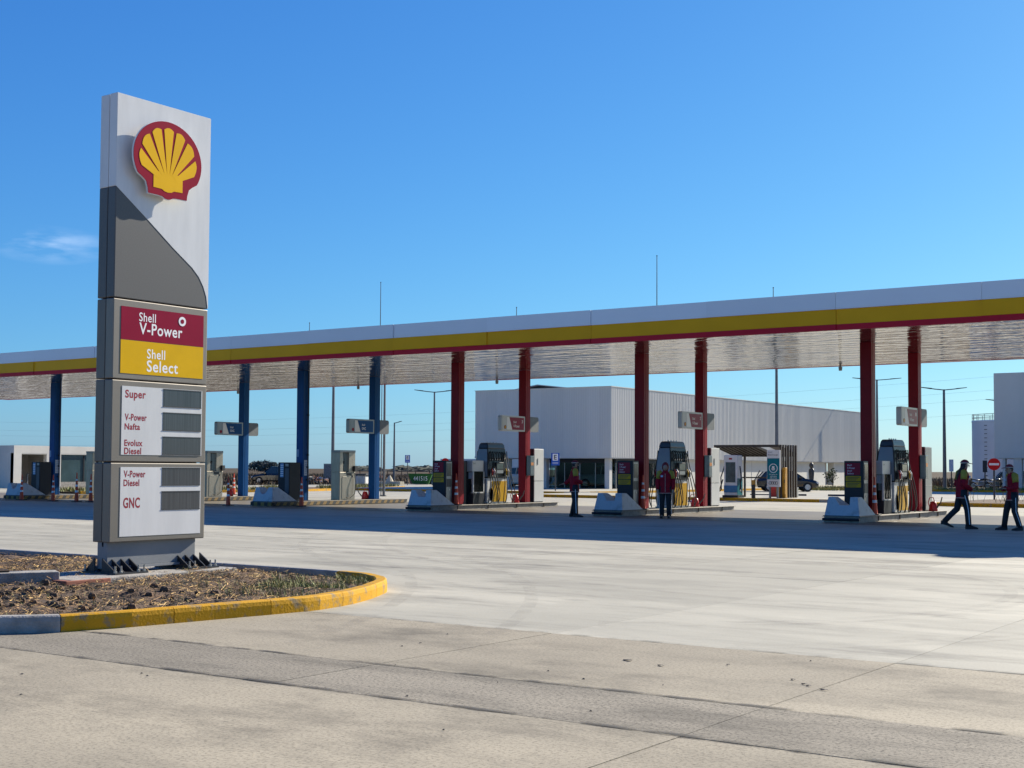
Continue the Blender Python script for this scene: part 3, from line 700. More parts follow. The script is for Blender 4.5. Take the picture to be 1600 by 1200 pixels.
# windscreen service stations with a glazed front
def service_unit(i, X):
    o = thing('service_station', 'windscreen service unit with a pale framed glass front on the '+ORD[i], 'service unit', (X, 41.2, .18), group='windscreen service units')
    MB().box(-.25, .24, -.36, .36, 0, .42).build('base', 'cabinet_dark', o, bevel=.01)
    MB().box(-.25, .20, -.36, .36, 1.22, 1.64).build('head', 'pump_white', o, bevel=.015)
    for y in (-.33, .33):
        MB().box(.18, .24, y-.025, y+.025, .42, 1.22).build('frame', 'pump_white', o)
        MB().box(-.25, -.2, y-.025, y+.025, .42, 1.22).build('frame', 'pump_white', o)
    MB().box(.18, .24, -.36, .36, .42, .46).build('frame', 'pump_white', o)
    MB().box(-.2, -.17, -.3, .3, .45, 1.22).build('back_panel', 'screen', o)
    MB().box(.215, .222, -.3, .3, .46, 1.22).build('pane', 'pane_glass', o)
    bk = MB().cyl((0,.0,.43), (0,.0,.72), .11, .14, 12).build('bucket', 'pump_black', o)
    MB().tube([(0.02,.05,.6), (.05,.16,1.1)], .018, 6).build('squeegee', 'label_orange', o)
    MB().tube([(-.02,-.05,.6), (.02,-.18,1.15)], .018, 6).build('squeegee', 'nozzle_silver', o)
    MB().box(-.1, .1, -.26, -.08, .95, 1.2).build('towel_box', 'paper', o)
    text('Shell', .14, .05, '+X', (.20, -.3, 1.5), 'text_dark', o, depth=.004)
    return o
for i in (3, 5): service_unit(i, CXs[i])

# fuel dispensers
def dispenser(i, X):
    o = thing('fuel_dispenser', 'tall tapered fuel pump with black hoses and a yellow front on the '+ORD[i], 'fuel pump', (X, 42.36, .18), group='fuel dispensers')
    hx, hy = .27, .66
    MB().box(-hx, hx, -hy, hy, 0, .98).build('lower_body', 'pump_white', o, bevel=.02)
    MB().box(-hx-.03, hx+.03, -hy-.03, hy+.03, -.0, .05).build('plinth', 'cabinet_metal', o)
    for s in (1, -1):
        x0 = s*hx
        MB().box(min(x0, x0+s*.012), max(x0, x0+s*.012), -.36, hy-.06, .08, .86).build('yellow_front', 'pump_yellow', o)
        MB().prism([(-.40+.09*math.cos(a/8*math.pi*2), .36+.24*math.sin(a/8*math.pi*2)) for a in range(16)], 'x', x0, x0+s*.014).build('red_swirl', 'shell_red', o)
        MB().prism([(-.46+.05*math.cos(a/8*math.pi*2), .36+.24*math.sin(a/8*math.pi*2)) for a in range(16)], 'x', x0, x0+s*.017).build('white_swirl', 'pump_white', o)
    # upper hose tower: tapering in both directions
    def ring(z, ax, ay): return [(-ax,-ay,z),(ax,-ay,z),(ax,ay,z),(-ax,ay,z)]
    rings = [ring(.98,.30,.66), ring(1.45,.295,.655), ring(1.8,.265,.62), ring(2.1,.225,.575)]
    tw = MB().loft(rings).build('hose_tower', 'pump_black', o, bevel=.02)
    MB().loft([ring(2.1,.232,.582), ring(2.25,.20,.55), ring(2.32,.165,.50)]).build('top_cap', 'pump_navy', o, bevel=.03)
    for k in range(4): MB().cyl((0,-.3+.2*k,2.3), (0,-.3+.2*k,2.36), .02, n=6).build('vent', 'bolt', o)
    for s in (1, -1):
        prof_ = [(1.02,.27,.662),(1.45,.262,.659),(1.8,.232,.625),(2.08,.195,.582)]
        MB().loft([[(-ax,s*(ay-.02),z),(ax,s*(ay-.02),z),(ax,s*(ay+.008),z),(-ax,s*(ay+.008),z)] for z, ax, ay in prof_]).build('side_panel', 'pump_panel', o)
    MB().box(-.21, .21, -.672, -.664, .1, .93).build('side_door', 'pump_panel', o)
    for s in (1, -1):
        # display head
        xb = s*.30
        MB().box(min(xb,xb+s*.07), max(xb,xb+s*.07), -.22, .30, 1.12, 1.58).build('display_head', 'cabinet_dark', o, bevel=.02)
        MB().box(min(xb+s*.07,xb+s*.076), max(xb+s*.07,xb+s*.076), -.17, .25, 1.32, 1.53).build('display', 'screen', o)
        MB().box(min(xb+s*.07,xb+s*.076), max(xb+s*.07,xb+s*.076), -.17, .25, 1.16, 1.28).build('keypad', 'cabinet_metal', o)
        for k, yy in enumerate((-.50, -.36, .42, .56)):
            # nozzle in its boot
            zz = 1.22
            MB().box(min(xb,xb+s*.05), max(xb,xb+s*.05), yy-.05, yy+.05, zz-.16, zz+.06).build('nozzle_boot', 'cabinet_dark', o)
            nz = MB().tube([(xb+s*.06,yy,zz+.12),(xb+s*.11,yy,zz+.02),(xb+s*.10,yy,zz-.14)], [.022,.032,.022], 7)
            nz.build('nozzle', ['red_plastic','nozzle_silver','pump_yellow','nozzle_silver'][k], o)
            sway = (-.12, .10, -.10, .14)[k]
            pts = [(xb+s*.10,yy,zz-.14),(xb+s*.16,yy+sway*.3,.75),(xb+s*.20,yy+sway,.32),(xb+s*.17,yy+sway*1.4,.07),(xb+s*.12,yy+sway*2.1,.05),(xb+s*.17,yy+sway*2.6,.30),(xb+s*.15,yy+sway*1.6,.85),(xb+s*.03,yy+sway*.6,1.5),(xb-s*.0,yy,2.0)]
            sm = []
            for a in range(len(pts)-1):       # Catmull-Rom
                p0 = Vector(pts[max(a-1,0)]); p1 = Vector(pts[a]); p2 = Vector(pts[a+1]); p3 = Vector(pts[min(a+2,len(pts)-1)])
                for q in range(4):
                    t_ = q/4; sm.append(.5*((2*p1)+(p2-p0)*t_+(2*p0-5*p1+4*p2-p3)*t_*t_+(3*p1-p0-3*p2+p3)*t_**3))
            sm.append(Vector(pts[-1]))
            MB().tube(sm, .017, 6).build('hose', 'hose', o, smooth=True)
        for k in range(7):
            yy = -.48+.16*k; MB().cyl((s*.262, yy, 1.66), (s*.29, yy, 1.74), .018, n=6).build('hose_clamp', 'nozzle_silver', o)
            MB().tube([(s*.25,yy,1.98),(s*.32,yy+.02,1.85),(s*.315,yy,1.62)], .016, 5).build('hose_loop', 'hose', o)
    return o
for i in (3, 4, 5): dispenser(i, CXs[i])

# tall white cabinets behind the rear red columns
for i in (3, 4, 5):
    X = CXs[i]
    o = thing('tall_cabinet', 'tall narrow '+('grey' if i == 5 else 'white')+' cabinet behind the rear column of the '+ORD[i], 'cabinet', (X, 45.35, .18), group='tall cabinets behind the rear columns')
    MB().box(-.20, .17, -.34, .34, 0, 2.14).build('body', 'cabinet_dark', o, bevel=.012)
    c = 'cabinet_metal' if i == 5 else 'pump_white'
    MB().box(.17, .20, -.335, .345, .86, 2.13).build('door', c, o, bevel=.01)
    MB().box(.17, .20, -.335, .345, .03, .84).build('door', c, o, bevel=.01)
    MB().box(.20, .215, -.12, -.08, 1.5, 1.75).build('handle', 'cabinet_metal', o)
    MB().box(.17, .203, -.33, .34, .842, .858).build('trim', 'bolt', o)

# extinguisher under its cover on the rear columns
for i in (3, 4, 5):
    X = CXs[i]
    o = thing('fire_extinguisher', 'fire extinguisher in a clear cover hung on the rear column of the '+ORD[i], 'extinguisher', (X+.185, YR, 1.25), group='covered fire extinguishers')
    MB().cyl((.09,0,.05), (.09,0,.55), .085, n=14).build('cylinder', 'red_plastic', o)
    MB().cyl((.09,0,.55), (.09,0,.66), .085, .03, 14).build('shoulder', 'red_plastic', o)
    MB().cyl((.09,0,.66), (.09,0,.74), .025, n=8).build('valve', 'black_steel', o)
    MB().tube([(.09,.02,.72),(.16,.1,.6),(.15,.1,.3)], .014, 6).build('hose', 'hose', o)
    MB().box(-.0, .012, -.13, .13, 0, .8).build('bracket', 'cabinet_dark', o)
    MB().box(.012, .2, -.13, .13, 0, .02).build('cover', 'ext_cover', o)
    MB().box(.012, .2, -.13, .13, .02, .78).build('cover', 'ext_cover', o, bevel=.02)
    MB().box(.201, .203, -.09, .09, .4, .52).build('label_plate', 'label_orange', o)
# paper notices on blue front columns
for i in (0, 2):
    X = CXs[i]
    o = thing('column_notice', 'pale printed notices stuck on the front column of the '+ORD[i], 'notice', (X, YF, 1.2), group='notices on the blue columns')
    MB().box(-.15, -.03, -hw-.006, -hw-.001, .75, 1.05).build('sheet', 'paper_blue', o)
    s_ = MB().box(hw+.007, hw+.012, -.10, .12, .0, .62).build('sheet', 'paper', o)
    for q in range(7): MB().box(hw+.012, hw+.0135, -.07, .09, .06+.075*q, .085+.075*q).build('print_line', 'paper_blue', s_)

# lane signs hanging off the rear columns
def lane_sign(i, X):
    blue = i < 3
    fc = ('blue GNC' if blue else 'red V-Power')
    o = thing('lane_sign', fc+' box sign hung on the rear column of the '+ORD[i], 'sign', (X, YR-.18, 2.98), group='lane signs on the rear columns')
    L_ = 1.62; Hh = .60
    # rounded box lying along Y, face to +X
    def rr_(y0, y1, z0, z1, r, only_left=False):
        pts = []
        for cx_, cz_, a0 in ((y1-(0 if only_left else r), z1-(0 if only_left else r), 0), (y0+r, z1-r, 90), (y0+r, z0+r, 180), (y1-(0 if only_left else r), z0+(0 if only_left else r), 270)):
            if only_left and a0 in (0, 270): pts.append((cx_, cz_)); continue
            for q in range(5): a = R(a0+22.5*q); pts.append((cx_+r*math.cos(a), cz_+r*math.sin(a)))
        return pts
    MB().prism(rr_(-L_, -.0, 0, Hh, .07, True), 'x', -.02, .15).build('box', 'cabinet_metal' if blue else 'pump_white', o)
    MB().box(.15, .156, -L_+.05, -.05, .05, Hh-.05).build('face', 'cabinet_metal' if blue else 'pump_white', o)
    cm_ = 'teal' if False else ('column_blue' if blue else 'panel_red')
    MB().prism([(-L_+.36,.06),(-L_+.72,.06),(-L_+.52,Hh-.06),(-L_+.36,Hh-.06)], 'x', .156, .159).build('white_wedge', 'text_white', o)
    MB().prism([(-L_+.72,.06),(-.09,.06),(-.09,Hh-.06),(-L_+.52,Hh-.06)], 'x', .156, .160).build('colour_field', cm_, o)
    text('Shell', .2, .085, '+X', (.160, -L_+.80, .32), 'text_white', o, bold=.02)
    text('GNC' if blue else 'V-Power', .26 if blue else .42, .11, '+X', (.160, -L_+.80, .15), 'text_white', o, bold=.03)
    if not blue: text(str(6-i), .07, .12, '+X', (.160, -.24, .33), 'text_white', o, bold=.03)
    MB().prism([(-L_+.24+.075*math.cos(a/6*math.pi), .15+.075*math.sin(a/6*math.pi)) for a in range(12)], 'x', .156, .160).build('pecten', 'shell_red', o)
    MB().prism([(-L_+.24+.045*math.cos(a/6*math.pi), .15+.045*math.sin(a/6*math.pi)) for a in range(12)], 'x', .160, .162).build('pecten_core', 'panel_red' if blue else 'shell_yellow', o)
    MB().box(-.05, .05, -.02, .0, .1, Hh-.1).build('bracket', 'cabinet_dark', o)
    # plain counter-box on the far side of the column
    MB().prism([(.355, .0), (.97-.08, 0), (.97-.03,.02),(.97,.08),(.97,Hh-.08),(.97-.03,Hh-.02),(.97-.08,Hh),(.355,Hh)], 'x', -.02, .15).build('counter_box', 'pole_grey', o)
for i in range(1, 6): lane_sign(i, CXs[i])

# natural-gas dispensers on the blue islands
def gas_dispenser(i, X):
    o = thing('gas_dispenser', 'stainless natural gas dispenser with an open hose bay on the '+ORD[i], 'gas dispenser', (X, 42.62, .18), group='natural gas dispensers')
    hx, hy = .24, .48
    MB().box(-hx, hx, -hy, hy, 0, 1.16).build('lower_body', 'steel_grey', o, bevel=.015)
    MB().box(-hx, hx, -hy, -hy+.20, 1.16, 1.98).build('pillar', 'steel_grey', o, bevel=.01)
    MB().box(-hx, hx, hy-.40, hy, 1.16, 1.98).build('pillar', 'steel_grey', o, bevel=.01)
    MB().box(-hx-.01, hx+.01, -hy-.01, hy+.01, 1.98, 2.07).build('head', 'cabinet_metal', o, bevel=.01)
    pts = [(-.34,.04),(.40,.04)]+[(.40-.08*(1-math.cos(a/6*math.pi/2)), .88+.1*math.sin(a/6*math.pi/2)) for a in range(7)]+[(-.26-.08*math.sin(a/6*math.pi/2), .88+.1*math.cos(a/6*math.pi/2)) for a in range(7)]
    MB().prism(pts, 'x', hx, hx+.012).build('door', 'steel_grey', o, bevel=.004)
    for y in (-.20, -.10):
        MB().tube([(.1,y,1.98),(.12,y+.02,1.6),(.1,y,1.25),(.26,y+.05,1.12)], .014, 6).build('hose', 'hose', o)
        MB().box(.06, .14, y-.03, y+.03, 1.5, 1.62).build('coupling', 'black_steel', o)
    MB().box(hx, hx+.10, .36, .52, 1.2, 1.42).build('gauge_box', 'black_steel', o)
    MB().box(hx, hx+.01, -.05, .25, 1.02, 1.12).build('display', 'black_steel', o)
    MB().cyl((hx,.3,.98), (hx+.02,.3,.98), .04, n=10).build('lock', 'black_steel', o)
    MB().tube([(hx+.02,.38,1.2),(hx+.10,.42,.7),(hx+.09,.36,.25),(hx+.06,.1,.08),(hx+.04,-.1,.12)], .014, 6).build('hose', 'hose', o)
    return o
for i in range(3): gas_dispenser(i, CXs[i])

# traffic cones
def cone(loc, label, h_=1.15):
    o = thing('traffic_cone', label, 'traffic cone', loc, random.uniform(0,1), group='tall orange traffic cones')
    MB().box(-.17, .17, -.17, .17, 0, .035).build('base', 'stripe_black', o, bevel=.01)
    def r(z): return .095-.075*z/h_
    zs_ = [.035, h_*.32, h_*.39, h_*.52, h_*.59, h_*.72, h_*.78, h_]
    for k in range(7):
        MB().tube([(0,0,zs_[k]),(0,0,zs_[k+1])], [r(zs_[k]), r(zs_[k+1])], 14).build('band' if k % 2 else 'body', 'cone_white' if k % 2 else 'cone_orange', o, smooth=False)
    return o
cone((-52.5,37.45,0), 'tall orange cone in front of the leftmost blue island block')
cone((-50.0,37.25,0), 'tall orange cone in front of the leftmost blue column')
cone((-48.55,37.36,0), 'tall orange cone left of the pair beside the price sign', 1.25)
cone((-48.10,37.75,0), 'tall orange cone touching the left edge of the price sign', 1.2)
cone((-39.75,37.80,0), 'tall orange cone just right of the price sign')
cone((-55.2,52.9,0), 'bright sunlit orange cone behind the blue column right of the sign', 1.2)
cone((-36.85,38.90,0), 'tall orange cone in front of the right-hand blue column')
cone((CXs[3]+.30,39.72,.18), 'tall orange cone against the leftmost red front column')
cone((CXs[4]+.30,39.72,.18), 'tall orange cone against the middle red front column')
cone((CXs[5]+.30,39.85,.18), 'tall orange cone against the rightmost red front column')

# red watering cans / radiator cans beside the rear columns
def can(loc, rz, label):
    o = thing('watering_can', label, 'watering can', loc, rz, group='red watering cans')
    MB().loft([[(.17*math.cos(a*math.pi/8), .12*math.sin(a*math.pi/8), z) for a in range(16)] if False else [(rx*math.cos(a*math.pi/8), .8*rx*math.sin(a*math.pi/8), z) for a in range(16)] for z, rx in ((0,.15),(.03,.16),(.20,.13),(.30,.10),(.33,.05))]).build('body', 'red_plastic', o, smooth=True)
    MB().tube([(-.15,0,.12),(-.30,0,.30),(-.36,0,.48)], [.03,.022,.018], 7).build('spout', 'spout', o)
    MB().tube([(-.06,0,.31),(.0,0,.46),(.14,0,.44),(.20,0,.28),(.14,0,.10)], .014, 6).build('handle', 'red_plastic', o)
can((CXs[3]+.02,43.95,.18), R(200), 'red watering can by the rear column of the leftmost red island')
can((CXs[4]+.10,43.9,.18), R(200), 'red watering can by the rear column of the middle red island')
can((CXs[5]+.42,45.1,.18), R(160), 'bright red watering can at the rear of the rightmost red island')
can((CXs[2]-.28,44.35,.18), R(20), 'dark red watering can by the rear blue column of the right-hand blue island')
can((CXs[1]-.30,44.1,.18), R(110), 'dark red watering can by the rear blue column beside the price sign')

# wheeled extinguisher
o = thing('extinguisher_trolley', 'red wheeled fire extinguisher with a tall loop handle behind the pale bumper block', 'extinguisher trolley', (-47.9,50.0,0), R(50))
MB().cyl((0,0,.25), (0,0,1.0), .20, n=16).build('cylinder', 'red_plastic', o, smooth=False)
MB().ball((0,0,1.0), .20, .20, .14, 14, 6).build('dome', 'red_plastic', o, smooth=True)
MB().tube([(-.2,.1,.5),(-.2,.14,1.15),(-.2,.35,1.55),(.2,.35,1.55),(.2,.14,1.15),(.2,.1,.5)], .022, 7).build('handle', 'red_plastic', o)
for s in (-1, 1):
    w = MB().cyl((s*.26,.12,.25), (s*.34,.12,.25), .25, n=20).build('wheel', 'tyre', o); MB().cyl((s*.25,.12,.25), (s*.35,.12,.25), .13, n=14).build('rim', 'rim', w)
MB().tube([(.18,-.05,.95),(.28,-.12,.7),(.2,-.18,.5),(.1,-.2,.8)], .02, 6).build('hose', 'hose', o)

# ================================================================== BACKGROUND
def kerb_line(path, label, mt='kerb_yellow', top=True, name='kerb', seg=1.0, h_=.15, w=.15):
    o = thing(name, label, 'kerb', (path[0][0], path[0][1], 0)); bx, by = path[0]
    kp_ = resample(path, seg)
    if (kp_[-1]-Vector(path[-1])).length > .1: kp_.append(Vector(path[-1]))
    for k in range(len(kp_)-1):
        a, b_ = kp_[k], kp_[k+1]; d = (b_-a).normalized(); n = Vector((-d.y, d.x)); a2 = a+d*.004; b2 = b_-d*.004
        q = [(a2.x-bx, a2.y-by), (b2.x-bx, b2.y-by), (b2.x+n.x*w-bx, b2.y+n.y*w-by), (a2.x+n.x*w-bx, a2.y+n.y*w-by)]
        MB().hexa([(x, y, -.02) for x, y in q], [(x, y, h_+.002) for x, y in q]).build('kerb_stone', mt, o)
    return o

# ---- the big clad hall
BX0, BX1, BY0, BY1, BZ0, BZ1 = -60.03, -48.24, 82.0, 131.5, 2.34, 7.32
hall = thing('clad_hall', 'large pale hall clad in ribbed metal with a glazed ground floor', 'building', (BX1, BY0, 0))
def hb(x0, x1, y0, y1, z0, z1): return MB().box(x0-BX1, x1-BX1, y0-BY0, y1-BY0, z0, z1)
hb(BX0+.06, BX1-.06, BY0+.06, BY1, BZ0, BZ1-.05).build('upper_wall', 'plaster', hall)
def panel_mesh(L_, nr, z0, z1, d=.045):
    mb = MB(); pts = []; p = L_/nr
    for k in range(nr): pts += [(k*p,0),(k*p+p*.52,0),(k*p+p*.62,-d),(k*p+p*.90,-d)]
    pts.append((L_-.003, 0))
    n = len(pts); mb.add([(u, v, z0) for u, v in pts]+[(u, v, z1) for u, v in pts], [(i, i+1, n+i+1, n+i) for i in range(n-1)])
    me = bpy.data.meshes.new('cladding_panel'); me.from_pydata(mb.v, [], mb.f); me.materials.append(MATS['cladding']); return me
pf = panel_mesh((BX1-BX0)/12, 5, BZ0, BZ1, .010)
for k in range(12):
    o = link('cladding_panel', pf, hall); o.location = (BX0+(BX1-BX0)/12*k-BX1, random.uniform(-.004,.004), random.uniform(-.006,.006))
ps = panel_mesh((BY1-BY0)/50, 4, BZ0, BZ1, .022)
for k in range(50):
    o = link('cladding_panel', ps, hall); o.rotation_euler = (0, 0, math.pi/2); o.location = (random.uniform(-.012,.004), (BY1-BY0)/50*k, random.uniform(-.006,.006))
hb(BX0-.05, BX1+.05, BY0-.05, BY0+.1, BZ1, BZ1+.05).build('parapet_cap', 'cladding', hall)
hb(BX1-.1, BX1+.05, BY0+.1, BY1, BZ1, BZ1+.05).build('parapet_cap', 'cladding', hall)
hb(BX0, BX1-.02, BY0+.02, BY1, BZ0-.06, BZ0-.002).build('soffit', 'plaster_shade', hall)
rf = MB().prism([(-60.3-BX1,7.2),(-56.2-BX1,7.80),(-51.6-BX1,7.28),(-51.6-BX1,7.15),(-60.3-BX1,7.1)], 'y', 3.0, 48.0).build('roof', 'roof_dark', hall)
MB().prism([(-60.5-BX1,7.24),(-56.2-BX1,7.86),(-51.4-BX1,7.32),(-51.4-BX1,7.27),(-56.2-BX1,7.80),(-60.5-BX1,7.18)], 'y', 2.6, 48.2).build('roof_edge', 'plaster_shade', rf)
hb(BX0-.02, BX1+.03, BY0-.03, BY0, BZ0-.02, BZ0+.10).build('drip_flashing', 'cladding', hall)
# ground floor: corner posts, glazing, plain wall further back
for x, y in ((-48.75,82.5),(-54.3,82.9),(-57.6,82.9),(-59.8,82.9),(-48.75,92.9)): hb(x-.19, x+.19, y-.19, y+.19, .15, BZ0-.06).build('post', 'plaster', hall)
hb(-54.1, -48.9, 83.1, 83.25, 1.98, BZ0-.06).build('window_head', 'cabinet_dark', hall)
for k in range(4):
    x = -54.1+1.3*k
    wnd = hb(x+.03, x+1.27, 83.16, 83.18, .2, 1.98).build('window', 'pane_glass', hall)
    for xx in (x, x+1.27): hb(xx-.0, xx+.03, 83.13, 83.21, .15, 1.98).build('mullion', 'cabinet_metal', wnd)
for k in range(7):
    y = 83.3+1.35*k
    wnd = hb(-48.62, -48.60, y+.03, y+1.32, .2, 1.98).build('window', 'pane_glass', hall)
    hb(-48.66, -48.57, y-.03, y+.03, .15, 1.98).build('mullion', 'cabinet_metal', wnd)
hb(-48.68, -48.55, 83.2, 92.8, 1.98, BZ0-.06).build('window_head', 'cabinet_dark', hall)
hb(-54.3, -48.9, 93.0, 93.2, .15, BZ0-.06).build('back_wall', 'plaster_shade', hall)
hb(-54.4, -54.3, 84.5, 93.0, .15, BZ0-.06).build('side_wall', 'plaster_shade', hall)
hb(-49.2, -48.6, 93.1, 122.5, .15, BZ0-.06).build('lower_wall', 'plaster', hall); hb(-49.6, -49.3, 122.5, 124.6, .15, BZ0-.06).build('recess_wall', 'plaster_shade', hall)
hb(-49.2, -48.6, 124.6, BY1, .15, BZ0-.06).build('lower_wall', 'plaster', hall)
for y in (99, 106, 113, 119.5): hb(-48.6, -48.58, y, y+.05, .16, BZ0-.07).build('wall_joint', 'plaster_shade', hall)
struct(MB().box(-64, -43.2, 69.65, 131, -.05, .148).build('plaza', 'concrete_light'))
kerb_line([(-64,69.5),(-44.4,69.5),(-43.5,69.9),(-43.05,70.8),(-43.05,80.4),(-43.05,131)], 'yellow kerb round the paved plaza of the clad hall', seg=1.5)
wl = thing('boundary_wall', 'white boundary wall seen through the open passage of the hall', 'wall', (-72,114,0))
MB().box(-16, 13, 0, .2, 1.65, 2.55).build('panel', 'white_paint', wl); MB().box(-16, 13, .05, .15, 0, .7).build('panel', 'white_paint', wl)
for k in range(58): MB().box(-16+.5*k, -15.94+.5*k, .07, .13, .7, 1.65).build('bar', 'pole_dark', wl)
st = thing('statue', 'slim dark standing statue against the pale hall wall', 'statue', (-46.8,114.7,.15))
MB().loft([[(rx*math.cos(a*math.pi/6), ry*math.sin(a*math.pi/6), z) for a in range(12)] for z, rx, ry in ((0,.30,.25),(.06,.22,.2),(.3,.18,.17),(.9,.24,.2),(1.35,.27,.2),(1.52,.2,.16),(1.56,.09,.09))]).build('body', 'pole_dark', st, smooth=True)
MB().ball((0,0,1.82), .2, .2, .27, 12, 8).build('head', 'pole_dark', st, smooth=True)
MB().box(-.4,.4,-.4,.4,0,.05).build('base', 'concrete_old', st)
o = thing('litter_bin', 'white litter bin with a black lid at the corner of the hall', 'bin', (-47.2,83.6,.15))
MB().cyl((0,0,0), (0,0,.8), .24, .27, 16).build('body', 'plastic_white', o); MB().cyl((0,0,.8), (0,0,.95), .28, .26, 16).build('lid', 'black_steel', o)

# ---- cars
def car(label, loc, rz, paint, pickup=False, s=1.0, wtop=1.0):
    o = thing('parked_car', label, 'car', loc, rz)
    L_, W_ = 4.4*s, .86*s
    # lower body: stations along x (front +x)
    st_ = [(-2.2,.70,.45,.80),(-2.12,.80,.28,.92),(-1.5,.86,.24,.98),(-.6,.87,.23,.98),(.5,.87,.23,.98),(1.3,.85,.24,.93),(1.95,.80,.28,.80),(2.2,.66,.40,.66)]
    rings = []
    for x, w, z0, z1 in st_:
        rings.append([(x*s, y*s, z*s) for y, z in ((-w*.92,z0),(-w,z0+.12),(-w,z1-.18),(-w*.93,z1),(w*.93,z1),(w,z1-.18),(w,z0+.12),(w*.92,z0))])
    MB().loft(rings).build('body', paint, o, smooth=False, bevel=.02)
    if pickup: cab = [(-.75,.80,.97),(-.6,.68,1.55),(.35,.68,1.58),(1.1,.80,.95)]
    else: cab = [(-2.0,.76,.95),(-1.55,.66,1.42),(-.3,.68,1.5),(.4,.66,1.45),(1.2,.78,.94)]
    rings = []
    gl = MB()
    base = [(x*s, z*s) for x, w, z in cab]
    lo = [(cab[0][0], cab[0][1], .93)]+[]
    P0 = cab[0]; P1 = cab[-1]; mid = cab[1:-1]
    # glasshouse
    for sx in (-1, 1): pass
    b0 = [(P0[0],-P0[1],.93),(P1[0],-P1[1],.93),(P1[0],P1[1],.93),(P0[0],P0[1],.93)]
    t0 = [(mid[0][0],-mid[0][1],mid[0][2]),(mid[-1][0],-mid[-1][1],mid[-1][2]),(mid[-1][0],mid[-1][1],mid[-1][2]),(mid[0][0],mid[0][1],mid[0][2])]
    gl.hexa([tuple(c*s for c in p) for p in b0], [tuple(c*s for c in p) for p in t0]).build('windows', 'car_glass', o)
    MB().hexa([(p[0]*s, p[1]*s*1.01, p[2]*s-.01) for p in t0], [(p[0]*s*.96, p[1]*s*.94, p[2]*s+.05) for p in t0]).build('roof', paint, o, bevel=.02)
    for sy_ in (-1, 1):
        for a, b_ in ((b0[0 if sy_ < 0 else 3], t0[0 if sy_ < 0 else 3]), (b0[1 if sy_ < 0 else 2], t0[1 if sy_ < 0 else 2]), (((-.2), sy_*.80, .93), (-.15, sy_*.69, 1.49 if not pickup else 1.56))):
            MB().tube([Vector(a)*s, Vector(b_)*s], .04*s, 6).build('pillar', paint, o)
        for x in (-1.35, 1.38):
            w = MB().cyl((x*s, sy_*.70*s, .33*s), (x*s, sy_*.89*s, .33*s), .33*s, n=20).build('wheel', 'tyre', o)
            MB().cyl((x*s, sy_*.75*s, .33*s), (x*s, sy_*.90*s, .33*s), .20*s, n=14).build('rim', 'rim', w)
        MB().box(2.02*s, 2.17*s, min(sy_*.42,sy_*.72)*s, max(sy_*.42,sy_*.72)*s, .58*s, .70*s).build('headlight', 'headlight', o)
        MB().box(-2.2*s, -2.1*s, min(sy_*.5,sy_*.76)*s, max(sy_*.5,sy_*.76)*s, .70*s, .84*s).build('tail_light', 'tail_red', o)
        MB().box(.75*s, .95*s, min(sy_*.86,sy_*1.02)*s, max(sy_*.86,sy_*1.02)*s, .95*s, 1.08*s).build('mirror', paint, o)
    MB().box(2.12*s, 2.21*s, -.38*s, .38*s, .42*s, .56*s).build('grille', 'black_steel', o)
    return o
car('black car parked nose right behind the slatted shelter', (-39.3,91.6,0), R(33), 'car_black')
car('white pickup behind the glass front of the hall', (-51.3,86.6,.15), R(12), 'car_white', True, 1.02)
car('white car parked in the open passage left of the hall', (-59.2,87.2,.15), R(5), 'car_white')
car('dark pickup standing by the field behind the blue islands', (-90.5,92.0,0), R(215), 'car_black', True)
car('dark car far right behind the motorcycles', (-33.2,132,0), R(20), 'car_black', False, 1.05)

# ---- motorcycles
def motorbike(label, loc, rz, paint):
    o = thing('motorcycle', label, 'motorcycle', loc, rz, group='motorcycles parked by the kerb')
    for x in (-.66, .68):
        ring = [(x+.26*math.cos(a*math.pi/10), 0, .31+.26*math.sin(a*math.pi/10)) for a in range(21)]
        w = MB().tube(ring, .055, 8, False).build('wheel', 'tyre', o); MB().cyl((x,-.03,.31), (x,.03,.31), .17, n=14).build('rim', 'rim', w)
    MB().tube([(.68,.0,.31),(.48,0,.85),(.42,0,1.0)], [.05,.04,.03], 7).build('fork', 'nozzle_silver', o)
    MB().loft([[(x, w*math.cos(a*math.pi/5), z+hh*math.sin(a*math.pi/5)) for a in range(10)] for x, w, z, hh in ((.38,.10,.80,.08),(.2,.16,.84,.13),(-.05,.13,.80,.10),(-.2,.08,.74,.05))]).build('fuel_tank', paint, o, smooth=True)
    MB().loft([[(x, w*math.cos(a*math.pi/5), z+hh*math.sin(a*math.pi/5)) for a in range(10)] for x, w, z, hh in ((-.1,.1,.78,.05),(-.4,.13,.78,.05),(-.75,.1,.86,.05),(-.88,.05,.9,.03))]).build('seat', 'black_steel', o, smooth=True)
    MB().box(-.25,.25,-.14,.14,.28,.66).build('engine', 'cabinet_metal', o, bevel=.04)
    MB().tube([(.36,-.34,1.02),(.44,-.15,1.05),(.44,.15,1.05),(.36,.34,1.02)], .018, 6).build('handlebar', 'black_steel', o)
    MB().cyl((.5,0,.9), (.6,0,.89), .06, .09, 12).build('headlight', 'headlight', o)
    MB().tube([(.1,-.16,.35),(-.3,-.18,.3),(-.75,-.2,.4)], [.03,.04,.05], 8).build('exhaust', 'nozzle_silver', o)
    MB().loft([[(-.45,-.03,.5),(-.45,.03,.5),(-.9,.03,.72),(-.9,-.03,.72)],[(-.45,-.03,.53),(-.45,.03,.53),(-.9,.03,.75),(-.9,-.03,.75)]]).build('mudguard', paint, o)
    MB().tube([(.42,-.2,1.05),(.4,-.26,1.22)], .012, 5).build('mirror_stalk', 'black_steel', o)
motorbike('black motorcycle nearest the no-entry sign on its left', (-33.0,118.5,0), R(20), 'car_black')
